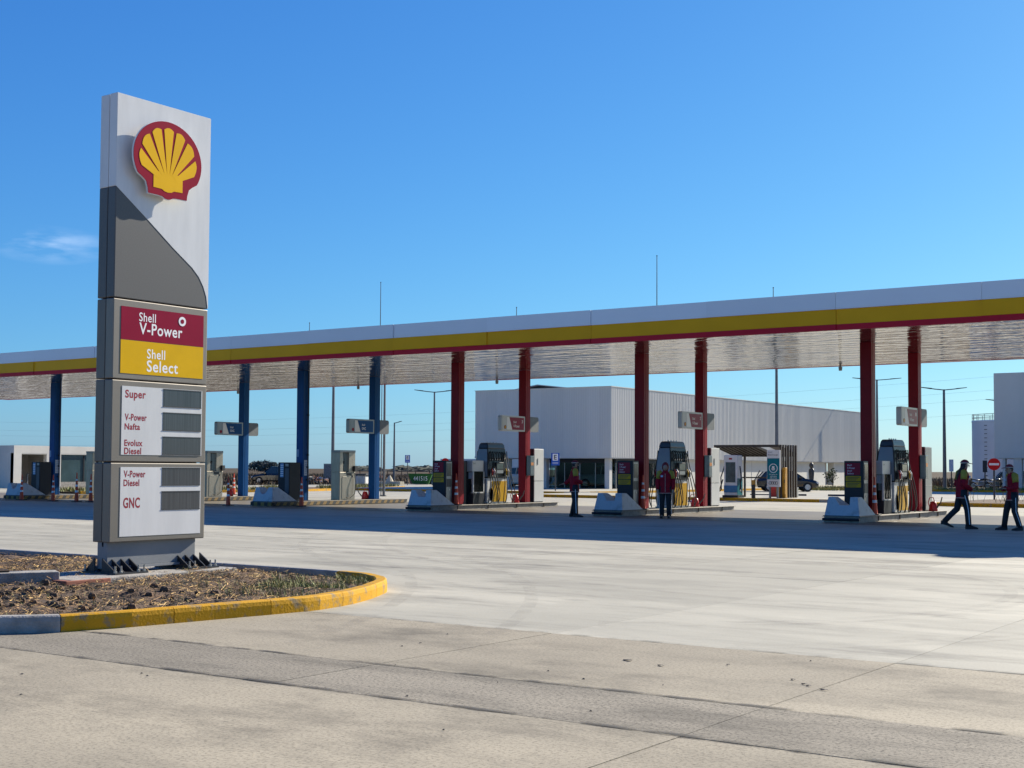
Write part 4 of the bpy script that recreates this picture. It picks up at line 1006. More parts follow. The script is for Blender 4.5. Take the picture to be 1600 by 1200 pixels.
motorbike('silver motorcycle between two darker ones behind the no-entry sign', (-31.4,117.0,0), R(30), 'cabinet_metal')
motorbike('dark motorcycle on the right behind the man in the cap', (-29.6,116.2,0), R(200), 'car_black')

# ---- small white kiosk building on the left
ki = thing('kiosk_building', 'low pale building with an open porch and dark glazing behind the leftmost blue island', 'building', (-81,57.1,0))
MB().box(-9,0,0,16,2.42,2.95).build('parapet', 'plaster', ki)
MB().box(-9,-.02,0,.55,0,2.42).build('end_wall', 'plaster', ki)
MB().box(-.35,0,.0,.62,0,2.42).build('pier', 'plaster', ki)
MB().box(-.35,0,2.65,3.85,0,2.42).build('pier', 'plaster', ki)
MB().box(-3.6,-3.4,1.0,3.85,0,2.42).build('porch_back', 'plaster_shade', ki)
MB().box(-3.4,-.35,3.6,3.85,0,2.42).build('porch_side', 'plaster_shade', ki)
MB().box(-9,-.01,.56,16,2.36,2.418).build('ceiling', 'plaster', ki)
MB().box(-.2,-.0,3.86,16,0,.42).build('plinth', 'concrete_old', ki)
for k in range(6):
    y = 3.9+2.0*k
    w = MB().box(-.18,-.15,y+.05,y+1.95,.42,2.36).build('window', 'glass_dark', ki)
    MB().box(-.21,-.1,y-.04,y+.05,.42,2.36).build('mullion', 'cabinet_dark', w)
MB().box(-9,-.2,15.8,16,0,2.42).build('rear_wall', 'plaster', ki)
tb = thing('work_table', 'small dark table in the porch of the low pale building', 'table', (-79.6,57.9,0))
MB().box(-.5,.5,-.4,.4,.95,1.0).build('top', 'pole_dark', tb)
for x in (-.45,.45):
    for y in (-.35,.35): MB().box(x-.03,x+.03,y-.03,y+.03,0,.95).build('leg', 'pole_grey', tb)

# ---- right-hand raised building, water tank
rb_ = thing('raised_building', 'tall grey clad building on white piers at the right edge', 'building', (-28.25,105,0))
MB().box(0,26,0,22,2.5,8.95).build('upper_wall', 'cladding', rb_)
for k in range(13): MB().box(.05+2*k,2*k+1.97,-.02,0,2.52,8.93).build('cladding_panel', 'cladding', rb_)
for x0, x1 in ((.55,.75),(1.35,1.95),(5,5.6),(9,9.6),(14,14.6),(20,20.6)): MB().box(x0,x1,.1,.6,0,2.5).build('pier', 'plaster', rb_)
MB().box(0,26,21,21.2,0,.5).build('far_kerb', 'plaster', rb_)
tk = thing('water_tank', 'white cylindrical water tank with a railing beside the raised building', 'tank', (-40.15,151.5,0))
MB().loft([[(2.9*math.cos(a*math.pi/20), 2.9*math.sin(a*math.pi/20), z) for a in range(40)] for z in (0,2.3,4.6,6.9)], False).build('shell', 'tank_white', tk, smooth=True)
MB().cyl((0,0,6.9), (0,0,7.05), 2.95, 2.9, 40).build('rim', 'tank_white', tk)
for z in (7.35, 7.7): MB().tube([(2.85*math.cos(a*math.pi/20), 2.85*math.sin(a*math.pi/20), z) for a in range(41)], .03, 5, False).build('rail', 'pole_grey', tk)
for a in range(20): MB().cyl((2.85*math.cos(a*math.pi/10), 2.85*math.sin(a*math.pi/10), 7.05), (2.85*math.cos(a*math.pi/10), 2.85*math.sin(a*math.pi/10), 7.7), .03, n=5).build('rail_post', 'pole_grey', tk)
for k in range(14): MB().box(-.9,-.6,-2.86,-2.76,.6+.45*k,.66+.45*k).build('rung', 'pole_dark', tk)

# ---- electric charging corner
struct(MB().box(-42, -23.6, 61.2, 69.0, -.05, .147).build('charging_pad', 'concrete_light'))
kerb_line([(-42,61.05),(-25.0,61.05),(-24.0,61.35),(-23.5,62.2),(-23.5,69)], 'dull yellow kerb along the electric charging island', seg=1.2)
sh = thing('charging_shelter', 'dark brown slatted metal shelter over the electric charging bay', 'shelter', (-30.5,62.1,.15))
# roof slopes down to the rear
MB().hexa([(0,0,2.52),(2.25,0,2.52),(2.45,2.0,2.14),(.0,2.0,2.14)], [(0,0,2.6),(2.25,0,2.6),(2.45,2.0,2.22),(0,2.0,2.22)]).build('roof', 'shelter_brown', sh)
MB().hexa([(2.95,.06,2.51),(3.5,.06,2.51),(3.5,1.95,2.15),(2.95,1.95,2.15)], [(2.95,.06,2.59),(3.5,.06,2.59),(3.5,1.95,2.23),(2.95,1.95,2.23)]).build('roof', 'shelter_brown', sh)
for k in range(9): MB().hexa([(.1+.25*k,.05,2.46),(.14+.25*k,.05,2.46),(.14+.25*k,1.95,2.09),(.1+.25*k,1.95,2.09)], [(.1+.25*k,.05,2.52),(.14+.25*k,.05,2.52),(.14+.25*k,1.95,2.15),(.1+.25*k,1.95,2.15)]).build('roof_rib', 'shelter_brown', sh)
MB().box(0,3.5,-.06,.05,2.50,2.62).build('front_beam', 'shelter_brown', sh)
MB().box(0,3.5,1.95,2.05,2.05,2.2).build('rear_beam', 'shelter_brown', sh)
for x, y in ((.45,1.9),(.95,1.4)): MB().box(x,x+.09,y,y+.09,0,2.2).build('post', 'shelter_brown', sh)
for k in range(7): MB().box(3.5,3.57,.08+.31*k,.19+.31*k,0,2.62).build('slat', 'shelter_brown', sh)
for k in range(3): MB().box(3.0+.2*k,3.06+.2*k,2.1,2.16,0,2.6).build('slat', 'shelter_brown', sh)
MB().box(.5,3.5,2.06,2.11,.95,1.02).build('cross_rail', 'shelter_brown', sh)
ev = thing('electric_charger', 'white and blue electric vehicle charger with hanging cables', 'charger', (-29.3,61.75,.15))
MB().box(-.36,.36,-.3,.3,.1,2.1).build('body', 'pump_white', ev, bevel=.03); MB().box(-.42,.42,-.36,.36,0,.12).build('base', 'cabinet_dark', ev)
MB().box(-.26,.26,-.312,-.30,.75,1.75).build('screen', 'screen', ev); MB().box(-.36,.36,-.315,-.30,.25,.6).build('blue_band', 'ev_blue', ev); MB().box(.36,.372,-.3,.3,.12,.95).build('blue_side', 'teal', ev)
MB().box(-.08,.08,-.312,-.30,1.88,1.96).build('red_badge', 'shell_red', ev)
for s_ in (-1, 1): MB().tube([(s_*.42,-.1,1.55),(s_*.55,-.25,1.0),(s_*.5,-.3,.4),(s_*.62,-.35,.25),(s_*.46,-.2,.9)], .03, 7).build('cable', 'hose', ev)
es = thing('charging_sign', 'teal and white recharge sign panel on two short legs', 'sign', (-27.2,61.9,.15))
for x in (-.2, .2): MB().box(x-.04,x+.04,-.04,.04,0,.6).build('leg', 'cabinet_metal', es)
MB().box(-.34,.34,-.05,.05,.55,2.35).build('panel', 'pump_white', es, bevel=.01)
MB().box(-.32,.32,-.058,-.05,.92,1.95).build('teal_field', 'teal', es)
text('Shell', .2, .06, '-Y', (-.26,-.052,2.22), 'text_dark', es); text('Recharge', .5, .1, '-Y', (-.26,-.052,2.06), 'text_dark', es, bold=.02)
MB().tube([(.21*math.cos(a*math.pi/12), -.062, 1.46+.21*math.sin(a*math.pi/12)) for a in range(25)], .016, 5, False).build('ring_symbol', 'text_white', es)
MB().box(-.06,.06,-.064,-.058,1.36,1.56).build('plug_symbol', 'text_white', es); MB().box(-.09,.09,-.064,-.058,1.40,1.46).build('plug_symbol', 'text_white', es)
for q, (b_, w_) in enumerate((('Recarga de',.4),('vehículos',.34),('eléctricos',.36))): text(b_, w_, .06, '-Y', (-w_/2,-.058,1.13-.085*q), 'text_white', es)
for k in range(4): MB().tube([(-.165+.11*k+.072*math.cos(a*math.pi/10), -.056, .745+.072*math.sin(a*math.pi/10)) for a in range(21)], .011, 5, False).build('ring_mark', 'text_dark', es)
for x, y, lab in ((-26.95,62.5,'tall yellow guard box right of the recharge sign'),(-27.35,63.0,'yellow guard box half hidden behind the recharge sign')):
    o = thing('guard_box', lab, 'guard box', (x,y,.15)); MB().box(-.15,.15,-.12,.12,0,1.5).build('body', 'bollard_yellow', o, bevel=.02); MB().box(-.15,.15,-.17,-.12,.2,1.2).build('door', 'bollard_yellow', o); MB().box(.1,.14,-.185,-.17,.75,.9).build('handle', 'black_steel', o)
o = thing('bollard', 'black bollard with a yellow top before the charging shelter', 'bollard', (-28.1,61.5,.15)); MB().cyl((0,0,0), (0,0,.66), .1, n=14).build('post', 'stripe_black', o); MB().cyl((0,0,.66), (0,0,.88), .105, n=14).build('yellow_top', 'bollard_yellow', o); MB().tube([(.05,0,.85),(.3,.1,1.35)], .025, 6).build('stick', 'pole_dark', o)
# tools and boxes in the bay
for k, (x, y, m_) in enumerate(((-28.6,65.5,'red_plastic'),(-27.9,65.8,'cabinet_metal'),(-28.4,66.3,'brick'))):
    o = thing('crate', ['red crate in the shade of the charging shelter','grey crate in the shade of the charging shelter','brown crate at the back of the charging shelter'][k], 'crate', (x,y,.15), R(12*k))
    MB().box(-.28,.28,-.22,.22,0,.05).build('bottom', m_, o)
    for a in ((-.28,.28,-.22,-.19),(-.28,.28,.19,.22),(-.28,-.25,-.19,.19),(.25,.28,-.19,.19)): MB().box(*a,.05,.5).build('side', m_, o)

# ---- posts and lamps
def lamp_post(label, loc, H_, arms, arm_l=1.5, r0=.11, ang=0.):
    o = thing('lamp_post', label, 'lamp post', loc, ang, group='street lamp posts')
    MB().tube([(0,0,0),(0,0,.1)], [.2,.2], 10).build('base', 'pole_grey', o)
    MB().tube([(0,0,0),(0,0,H_*.5),(0,0,H_)], [r0,r0*.8,r0*.55], 10).build('pole', 'pole_grey', o)
    for s in arms:
        MB().tube([(0,0,H_-.05),(s*.4*arm_l,0,H_+.02),(s*.62*arm_l,0,H_+.08)], .045, 6).build('arm', 'pole_grey', o)
        hd = MB().hexa([(s*.55*arm_l,-.13,H_+.02),(s*arm_l,-.1,H_+.14),(s*arm_l,.1,H_+.14),(s*.55*arm_l,.13,H_+.02)], [(s*.55*arm_l,-.13,H_+.11),(s*arm_l,-.1,H_+.19),(s*arm_l,.1,H_+.19),(s*.55*arm_l,.13,H_+.11)])
        hd.build('lamp_head', 'pole_dark', o)
RT = R(34.7)
lamp_post('double-armed lamp post left of the first red column', (-76.4,98,0), 8.55, (-1,1), 1.85, .13, RT)
lamp_post('double-armed lamp post right of the last red column', (-34.6,113.5,0), 8.35, (-1,1), 1.9, .17, RT)
lamp_post('low single-armed lamp post beyond the parking sign', (-92.7,112,0), 6.4, (1,), .8, .13, RT)
lamp_post('lamp post half hidden behind the last red front column', (-46.2,130,0), 10.5, (-1,1), 2.4, .16, RT)
lamp_post('tall dark pole left of the stainless gas dispenser', (-63.6,70.2,0), 9.6, (-1,1), 1.3, .13, RT)
lamp_post('tall grey pole rising behind the charging shelter', (-38.0,87.0,0), 11.4, (-1,1), 1.3, .13, RT)
lamp_post('lamp post peeping out beside the raised building', (-36.6,140,0), 8.6, (-1,), 1.9, .15, RT)
for x, y, r_, lab in ((-47.3,56.3,.075,'thick grey mast behind the right-hand rear blue column'),(-47.75,56.6,.03,'thin cable mast behind the right-hand rear blue column')):
    o = thing('mast', lab, 'mast', (x,y,0)); MB().cyl((0,0,0),(0,0,8.2), r_, r_*.7, 10).build('pole', 'pole_grey', o); MB().cyl((0,0,0),(0,0,.06), r_*2, n=10).build('base', 'pole_grey', o)

# ---- road signs
def parking_sign(label, loc, zt, w, rz):
    o = thing('parking_sign', label, 'sign', loc, rz, group='blue parking signs')
    MB().cyl((0,.03,0), (0,.03,zt-.1), .035, n=8).build('post', 'pole_dark', o)
    MB().box(-w/2,w/2,-.015,.015,zt-w*1.5,zt).build('plate', 'sign_blue', o)
    MB().box(-w*.33,w*.33,-.019,-.015,zt-w*.93,zt-w*.1).build('white_field', 'text_white', o)
    text('E', w*.36, w*.58, '-Y', (-w*.18,-.019,zt-w*.81), 'text_dark', o, bold=.04)
    for q in range(2): MB().box(-w*.36,w*.36,-.018,-.015,zt-w*1.18-w*.15*q,zt-w*1.12-w*.15*q).build('print_line', 'paper', o)
parking_sign('blue E parking sign in front of the clad hall', (-46.2,71.65,.15), 2.38, .52, R(22))
parking_sign('distant blue E parking sign beside the green container', (-77.8,95.9,0), 2.72, .46, R(36))
def no_entry(label, loc, zc, r_, rz, back=False):
    o = thing('no_entry_sign', label, 'sign', loc, rz, group='no entry signs')
    MB().cyl((0,.04,0), (0,.04,zc+r_*.6), .045, n=8).build('post', 'pole_dark', o)
    c = [(r_*math.cos(a*math.pi/14), zc+r_*math.sin(a*math.pi/14)) for a in range(28)]
    MB().prism(c, 'y', -.012, .012).build('disc', 'sign_red', o)
    MB().box(-r_*.78,r_*.78,-.016,-.012,zc-r_*.17,zc+r_*.17).build('white_bar', 'text_white', o)
no_entry('round red no-entry sign on a post at the right edge', (-18.0,66.8,.12), 1.74, .29, R(16))
no_entry('round red no-entry sign peeping over the leftmost red island cabinet', (-72.8,95,0), 2.1, .34, R(37))
for x, y, z, m_, lab in ((-30.9,112,2.4,'pole_dark','back of a dark road sign on a post beside the water tank'),(-32.4,108,2.45,'paper','pale narrow sign panel on a post right of the double lamp')):
    o = thing('road_sign', lab, 'sign', (x,y,0), R(15)); MB().cyl((0,.03,0),(0,.03,z-.2), .05, n=8).build('post', 'pole_dark', o); MB().box(-.17,.17,-.02,.0,z-.95,z).build('plate', m_, o)

# ---- planted islands at the right and behind
rbx = thing('traffic_island', 'planted traffic island with a yellow kerb at the foot of the no-entry sign', 'traffic island', (-18.6,58.6,0))
MB().prism([(0,1.2),(.25,.4),(1.0,0),(15,0),(15,9),(.8,9),(.2,8.6),(0,7.8)], 'z', -.02, .15).build('kerb', 'kerb_yellow', rbx)
MB().prism([(.18,1.2),(.4,.55),(1.05,.2),(14.8,.2),(14.8,8.8),(.9,8.8),(.35,8.4),(.18,7.8)], 'z', .15, .165).build('soil', 'soil', rbx)
tw = MB(); rr = random.Random(5)
for k in range(70):
    x = rr.uniform(.5,6); y = rr.uniform(1,8); a = rr.uniform(0,6.28); l = rr.uniform(.2,.9)
    tw.tube([(x,y,.16),(x+.25*l*math.cos(a),y+.25*l*math.sin(a),.16+l*.7),(x+.5*l*math.cos(a),y+.5*l*math.sin(a),.16+l)], [.008,.005,.002], 4)
tag(tw.build('dry_stalks', 'drygrass', rbx), kind='stuff')
kerb_line([(-62,48),(-60.6,56),(-59.8,62),(-61.4,68),(-64,76.2),(-66.2,81.4),(-67.4,82.6)], 'yellow kerb of the verge beyond the blue islands', seg=1.5)
kerb_line([(-58,100.8),(-1,100.8)], 'dull yellow kerb along the verge at the back right', seg=2.0)
def verge(name, label, poly_, n, hmax, mts_, seed, zb=.0, wid=.02):
    mb = MB(); q = random.Random(seed)
    xs = [p[0] for p in poly_]; ys = [p[1] for p in poly_]
    def ins(x, y):
        c = False; j = len(poly_)-1
        for i in range(len(poly_)):
            xi, yi = poly_[i]; xj, yj = poly_[j]
            if (yi > y) != (yj > y) and x < (xj-xi)*(y-yi)/(yj-yi)+xi: c = not c
            j = i
        return c
    k = 0
    while k < n:
        x = q.uniform(min(xs), max(xs)); y = q.uniform(min(ys), max(ys))
        if not ins(x, y): continue
        k += 1
        if mnoise.noise((x*.35, y*.35, seed)) < -.1: continue
        h_ = q.uniform(.4,1)*hmax; a = q.uniform(0,6.28); w = wid; l = q.uniform(.1,.6)*h_; mb.cur = q.randrange(len(mts_)); c, s = math.cos(a), math.sin(a)
        mb.add([(x-s*w,y+c*w,zb),(x+s*w,y-c*w,zb),(x+c*l,y+s*l,zb+h_)], [(0,1,2)])
    return tag(mb.build(name, mts_), label, 'grass', kind='stuff')
struct(MB().prism([(-62.2,48),(-60.8,56),(-60.0,62),(-61.6,68),(-64.2,76.2),(-66.4,81.4),(-70.5,81.4),(-69,76),(-67,68),(-66,62),(-66,48)], 'z', -.02, .12).build('verge_soil', 'soil'))
verge('verge_grass', 'dry grass on the verge beyond the blue islands', [(-62.2,48),(-60.9,56),(-60.1,62),(-61.7,68),(-64.3,76.2),(-66.5,81.3),(-70,81.3),(-67,68),(-66,62),(-66,48)], 9000, .3, ['grass','drygrass','drygrass'], 2, .12, .03)
struct(MB().box(-58,0,100.95,104.5,-.02,.12).build('back_verge', 'soil'))
verge('back_grass', 'yellowed grass on the verge at the back right', [(-43,101),(-1,101),(-1,104.4),(-43,104.4)], 9000, .3, ['grass','drygrass'], 4, .12, .03)
verge('hall_grass', 'grass strip along the side of the clad hall', [(-42.8,98),(-38,98),(-38,126),(-42.8,126)], 5000, .3, ['grass','drygrass'], 6, .0, .03)
verge('dry_crop', 'brown dry crop standing in the field at the left', [(-88,60),(-84.5,104.5),(-60,104.5),(-66,175),(-190,190),(-150,60)], 42000, .85, ['crop','crop','straw_c'], 9, -.06, .07)
verge('far_crop', 'brown dry crop along the field at the right', [(-58,136),(2,125),(4,200),(-90,230)], 12000, .8, ['crop','straw_c'], 12, -.06, .09)
def small_tree(name, label, loc, H_, rad_, mt, n, seed, leaf, cat='tree', group=None, squash=.8):
    o = thing(name, label, cat, loc, 0, group); q = random.Random(seed)
    tr_ = MB(); tr_.tube([(0,0,0),(.03*H_,0,H_*.3),(0,.02*H_,H_*.55)], [.05*H_*.6,.035*H_*.6,.015*H_], 7)
    lobes = []
    for k in range(6):
        a = q.uniform(0,6.28); rr_ = rad_*q.uniform(.25,.7); zz = H_*(q.uniform(.45,.85) if squash > .7 else q.uniform(.12,.5)); p = (rr_*math.cos(a), rr_*math.sin(a), zz); lobes.append((p, rad_*q.uniform(.35,.6)))
        tr_.tube([(0,0,H_*.3),(p[0]*.5,p[1]*.5,zz*.75),p], [.02*H_,.012*H_,.004*H_], 5)
    tr_.build('trunk', 'bark', o)
    cr = MB()
    for k in range(n):
        p, r_ = q.choice(lobes); d = Vector((q.gauss(0,1), q.gauss(0,1), q.gauss(0,1))).normalized()*r_*q.uniform(.45,1.05); c = Vector(p)+Vector((d.x, d.y, d.z*squash))
        u = Vector((q.gauss(0,1), q.gauss(0,1), q.gauss(0,.6))).normalized()*leaf*q.uniform(.6,1.3); v = u.cross(Vector((q.gauss(0,1), q.gauss(0,1), q.gauss(0,1)))).normalized()*leaf*q.uniform(.4,.9)
        cr.add([c-u, c+v*.6, c+u, c-v*.6], [(0,1,2,3)])
    cr.build('crown', mt, o)
    return o
small_tree('sapling', 'small sapling on the grass strip beside the hall', (-42.0,107.4,0), 1.7, .7, 'shrub', 260, 3, .1)
for k, (x, H_) in enumerate(((-405.5,6.2),(-400.8,6.8),(-395.6,5.8))):
    small_tree('far_tree', ['left tree of the dark clump on the horizon','middle tree of the dark clump on the horizon','right tree of the dark clump on the horizon'][k], (x,400,0), H_, 4.6, 'leaf_hazed', 900, 20+k, .5, group='trees of the clump on the horizon', squash=.6)
wd_ = MB(); q = random.Random(31)
for k in range(900):
    x = q.choice([q.uniform(-470,-440), q.uniform(-430,-395)]); z = abs(q.gauss(0,.9)); u = q.uniform(.5,1.3)
    wd_.add([(x-u,520+q.uniform(-8,8),z),(x,520,z+u*.8),(x+u,520+q.uniform(-8,8),z),(x,520,z-u*.5)], [(0,1,2,3)])
tag(wd_.build('distant_woods', 'leaf_hazed'), 'low haze-tinted line of distant trees on the horizon', 'woods', kind='stuff')

# ---- odds and ends on the far verge
gc = thing('skip_container', 'green skip container lettered 441515 on the far apron', 'container', (-80.3,101,0), R(35))
MB().hexa([(-.75,-.6,.05),(.75,-.6,.05),(.75,.6,.05),(-.75,.6,.05)], [(-1.15,-.7,.98),(1.1,-.7,.98),(1.1,.7,.98),(-1.15,.7,.98)]).build('body', 'container_green', gc)
MB().box(-1.2,1.15,-.75,-.68,.94,1.03).build('rim', 'container_green', gc)
mbt = text_mesh('441515', 1.3, .42, '-Y', (-.65,0,.36), 0)
mbt.v = [(x, -.628-.1*(z-.05)/.93*1.0-.004, z) for x, y, z in mbt.v]
me = bpy.data.meshes.new('lettering'); me.from_pydata(mbt.v, [], mbt.f); me.materials.append(MATS['text_white']); link('lettering', me, gc)
def heap(name, label, loc, rx, ry, h_, n, mts_, seed, size=.14):
    mb = MB(); q = random.Random(seed)
    for k in range(n):
        a = q.uniform(0,6.28); r_ = math.sqrt(q.random()); x, y = rx*r_*math.cos(a), ry*r_*math.sin(a); z = h_*(1-r_)*q.uniform(.3,1); mb.cur = q.randrange(len(mts_))
        s = size*q.uniform(.5,1.3); Mx = Matrix.Rotation(q.uniform(0,3), 4, 'Z') @ Matrix.Rotation(q.uniform(-.6,.6), 4, 'X')
        b_ = MB().box(-s,s,-s*.5,s*.5,-s*.35,s*.35).xf(Mx); mb.add([(p[0]+x, p[1]+y, p[2]+z+s*.2) for p in b_.v], b_.f)
    o = mb.build(name, mts_); o.location = loc
    return tag(o, label, 'rubble', kind='stuff')
heap('rubble', 'heap of broken red bricks by the field', (-97,104.5,0), 2.6,1.4,.75, 260, ['brick','stone','brick','plastic_white'], 1, .17)
heap('rubble', 'heap of dark rubble in front of the field', (-84,99.5,0), 2.0,1.2,.9, 220, ['brick','straw_c','straw_c'], 2, .18)
heap('rubble', 'spoil heaped behind the green container', (-81.2,104,0), 2.4,1.0,1.25, 260, ['brick','stone','crop'], 3, .2)
o = thing('boulder', 'pale pointed stone by the distant kerb', 'stone', (-81.3,97.6,0)); MB().loft([[(r_*math.cos(a*math.pi/4)*(1+.2*math.sin(a*3)), r_*math.sin(a*math.pi/4), z) for a in range(8)] for z, r_ in ((0,.42),(.25,.38),(.6,.22),(.85,.06))]).build('rock', 'stone', o); MB().box(-1.6,1.5,-.3,.3,0,.3).build('sill', 'stone', o)
o = thing('water_container', 'white plastic water container in a cage by the verge', 'water container', (-69.5,80,.0), R(20)); MB().box(-.5,.5,-.5,.5,.15,.95).build('tank', 'plastic_white', o, bevel=.06); MB().box(-.55,.55,-.55,.55,0,.14).build('pallet', 'bark', o)
for k in range(5):
    a = -.55+.275*k; MB().box(a-.015,a+.015,-.56,-.53,.14,.97).build('cage_bar', 'bolt', o)
MB().box(-.62,.62,-.62,.62,.97,1.08).build('cover', 'pole_dark', o)
o = thing('utility_cabinet', 'beige utility cabinet standing in the field', 'cabinet', (-103,113,0), R(30)); MB().box(-.45,.45,-.4,.4,0,2.0).build('body', 'stone', o); MB().box(-.4,.4,-.41,-.4,.1,1.85).build('door', 'concrete_old', o)
o = thing('trestle', 'black trestle frame standing on the spoil heap', 'trestle', (-80.3,104,.4)); MB().box(-.55,.45,-.1,.1,1.35,1.45).build('beam', 'pole_dark', o)
for x in (-.4,.3): MB().box(x-.05,x+.05,-.05,.05,0,1.35).build('leg', 'pole_dark', o)
pl = thing('power_line', 'faint power line crossing the sky beyond the field', 'power line', (-200,205,0))
for x in (-190, 150): MB().cyl((x,0,0), (x,0,16), .2, .14, 8).build('pole', 'bark', pl)
for zt in (9.3, 7.2, 12.6, 10.6):
    pts = [(-190+340*k/24, 0, zt+3.2-4.2*(1-((k-12)/12)**2)) for k in range(25)]
    MB().tube(pts, .009, 4).build('wire', 'wire', pl)
fp = thing('field_fence', 'thin post and wire fence along the edge of the field', 'fence', (-88,100,0))
for k in range(14):
    MB().cyl((-6+1.8*k*.7,8+3.0*k*.25,0), (-6+1.8*k*.7,8+3.0*k*.25,1.3), .05, n=6).build('post', 'bark', fp)
for z in (.5,.9,1.25): MB().tube([(-6,8,z),(-6+1.8*13*.7,8+3.0*13*.25,z)], .012, 4).build('wire', 'wire', fp)
dr = thing('drain_cover', 'dark slotted drain cover in the rear apron', 'drain', (-56.5,67,.0), R(58)); MB().box(-3.2,3.2,-.22,.22,.0,.012).build('frame', 'pole_grey', dr)
for k in range(20): MB().box(-3.1+.31*k,-2.95+.31*k,-.18,.18,.012,.016).build('slot', 'black_steel', dr)
for k, (x, y) in enumerate(((-33.5,74.2),(-32.0,76.2),(-29.8,77.0),(-27.3,78.2))):
    o = thing('wheel_stop', ['black rubber wheel stop nearest the shelter','second black rubber wheel stop from the shelter','third black rubber wheel stop from the shelter','black rubber wheel stop farthest from the shelter'][k], 'wheel stop', (x,y,0), R(20)); MB().prism([(-.11,0),(.11,0),(.07,.11),(-.07,.11)], 'x', -.55, .55).build('rubber', 'black_steel', o); MB().box(-.5,-.35,-.115,.115,.03,.06).build('stripe', 'stripe_yellow', o)

# ================================================================== PEOPLE
def skin_body(name, nodes, edges, parent, mt):
    me = bpy.data.meshes.new(name); keys = list(nodes)
    me.from_pydata([nodes[k][0] for k in keys], [(keys.index(a), keys.index(b)) for a, b in edges], [])
    o = bpy.data.objects.new(name, me); COL.objects.link(o)
    sk = o.modifiers.new('skin', 'SKIN'); sk.use_smooth_shade = True
    sv = me.skin_vertices[0].data if me.skin_vertices else None
    if sv is None:
        bm = bmesh.new(); bm.from_mesh(me); lay = bm.verts.layers.skin.verify(); bm.to_mesh(me); bm.free(); sv = me.skin_vertices[0].data
    for i, k in enumerate(keys):
        r_ = nodes[k][1]; sv[i].radius = r_ if isinstance(r_, tuple) else (r_, r_); sv[i].use_root = (i == 0)
    ss = o.modifiers.new('sub', 'SUBSURF'); ss.levels = 2; ss.render_levels = 2
    bpy.context.view_layer.update()
    new = bpy.data.meshes.new_from_object(o.evaluated_get(bpy.context.evaluated_depsgraph_get()))
    bpy.data.objects.remove(o); bpy.data.meshes.remove(me)
    new.name = name; new.materials.clear(); new.materials.append(MATS[mt])
    for p in new.polygons: p.use_smooth = True
    return link(name, new, parent)
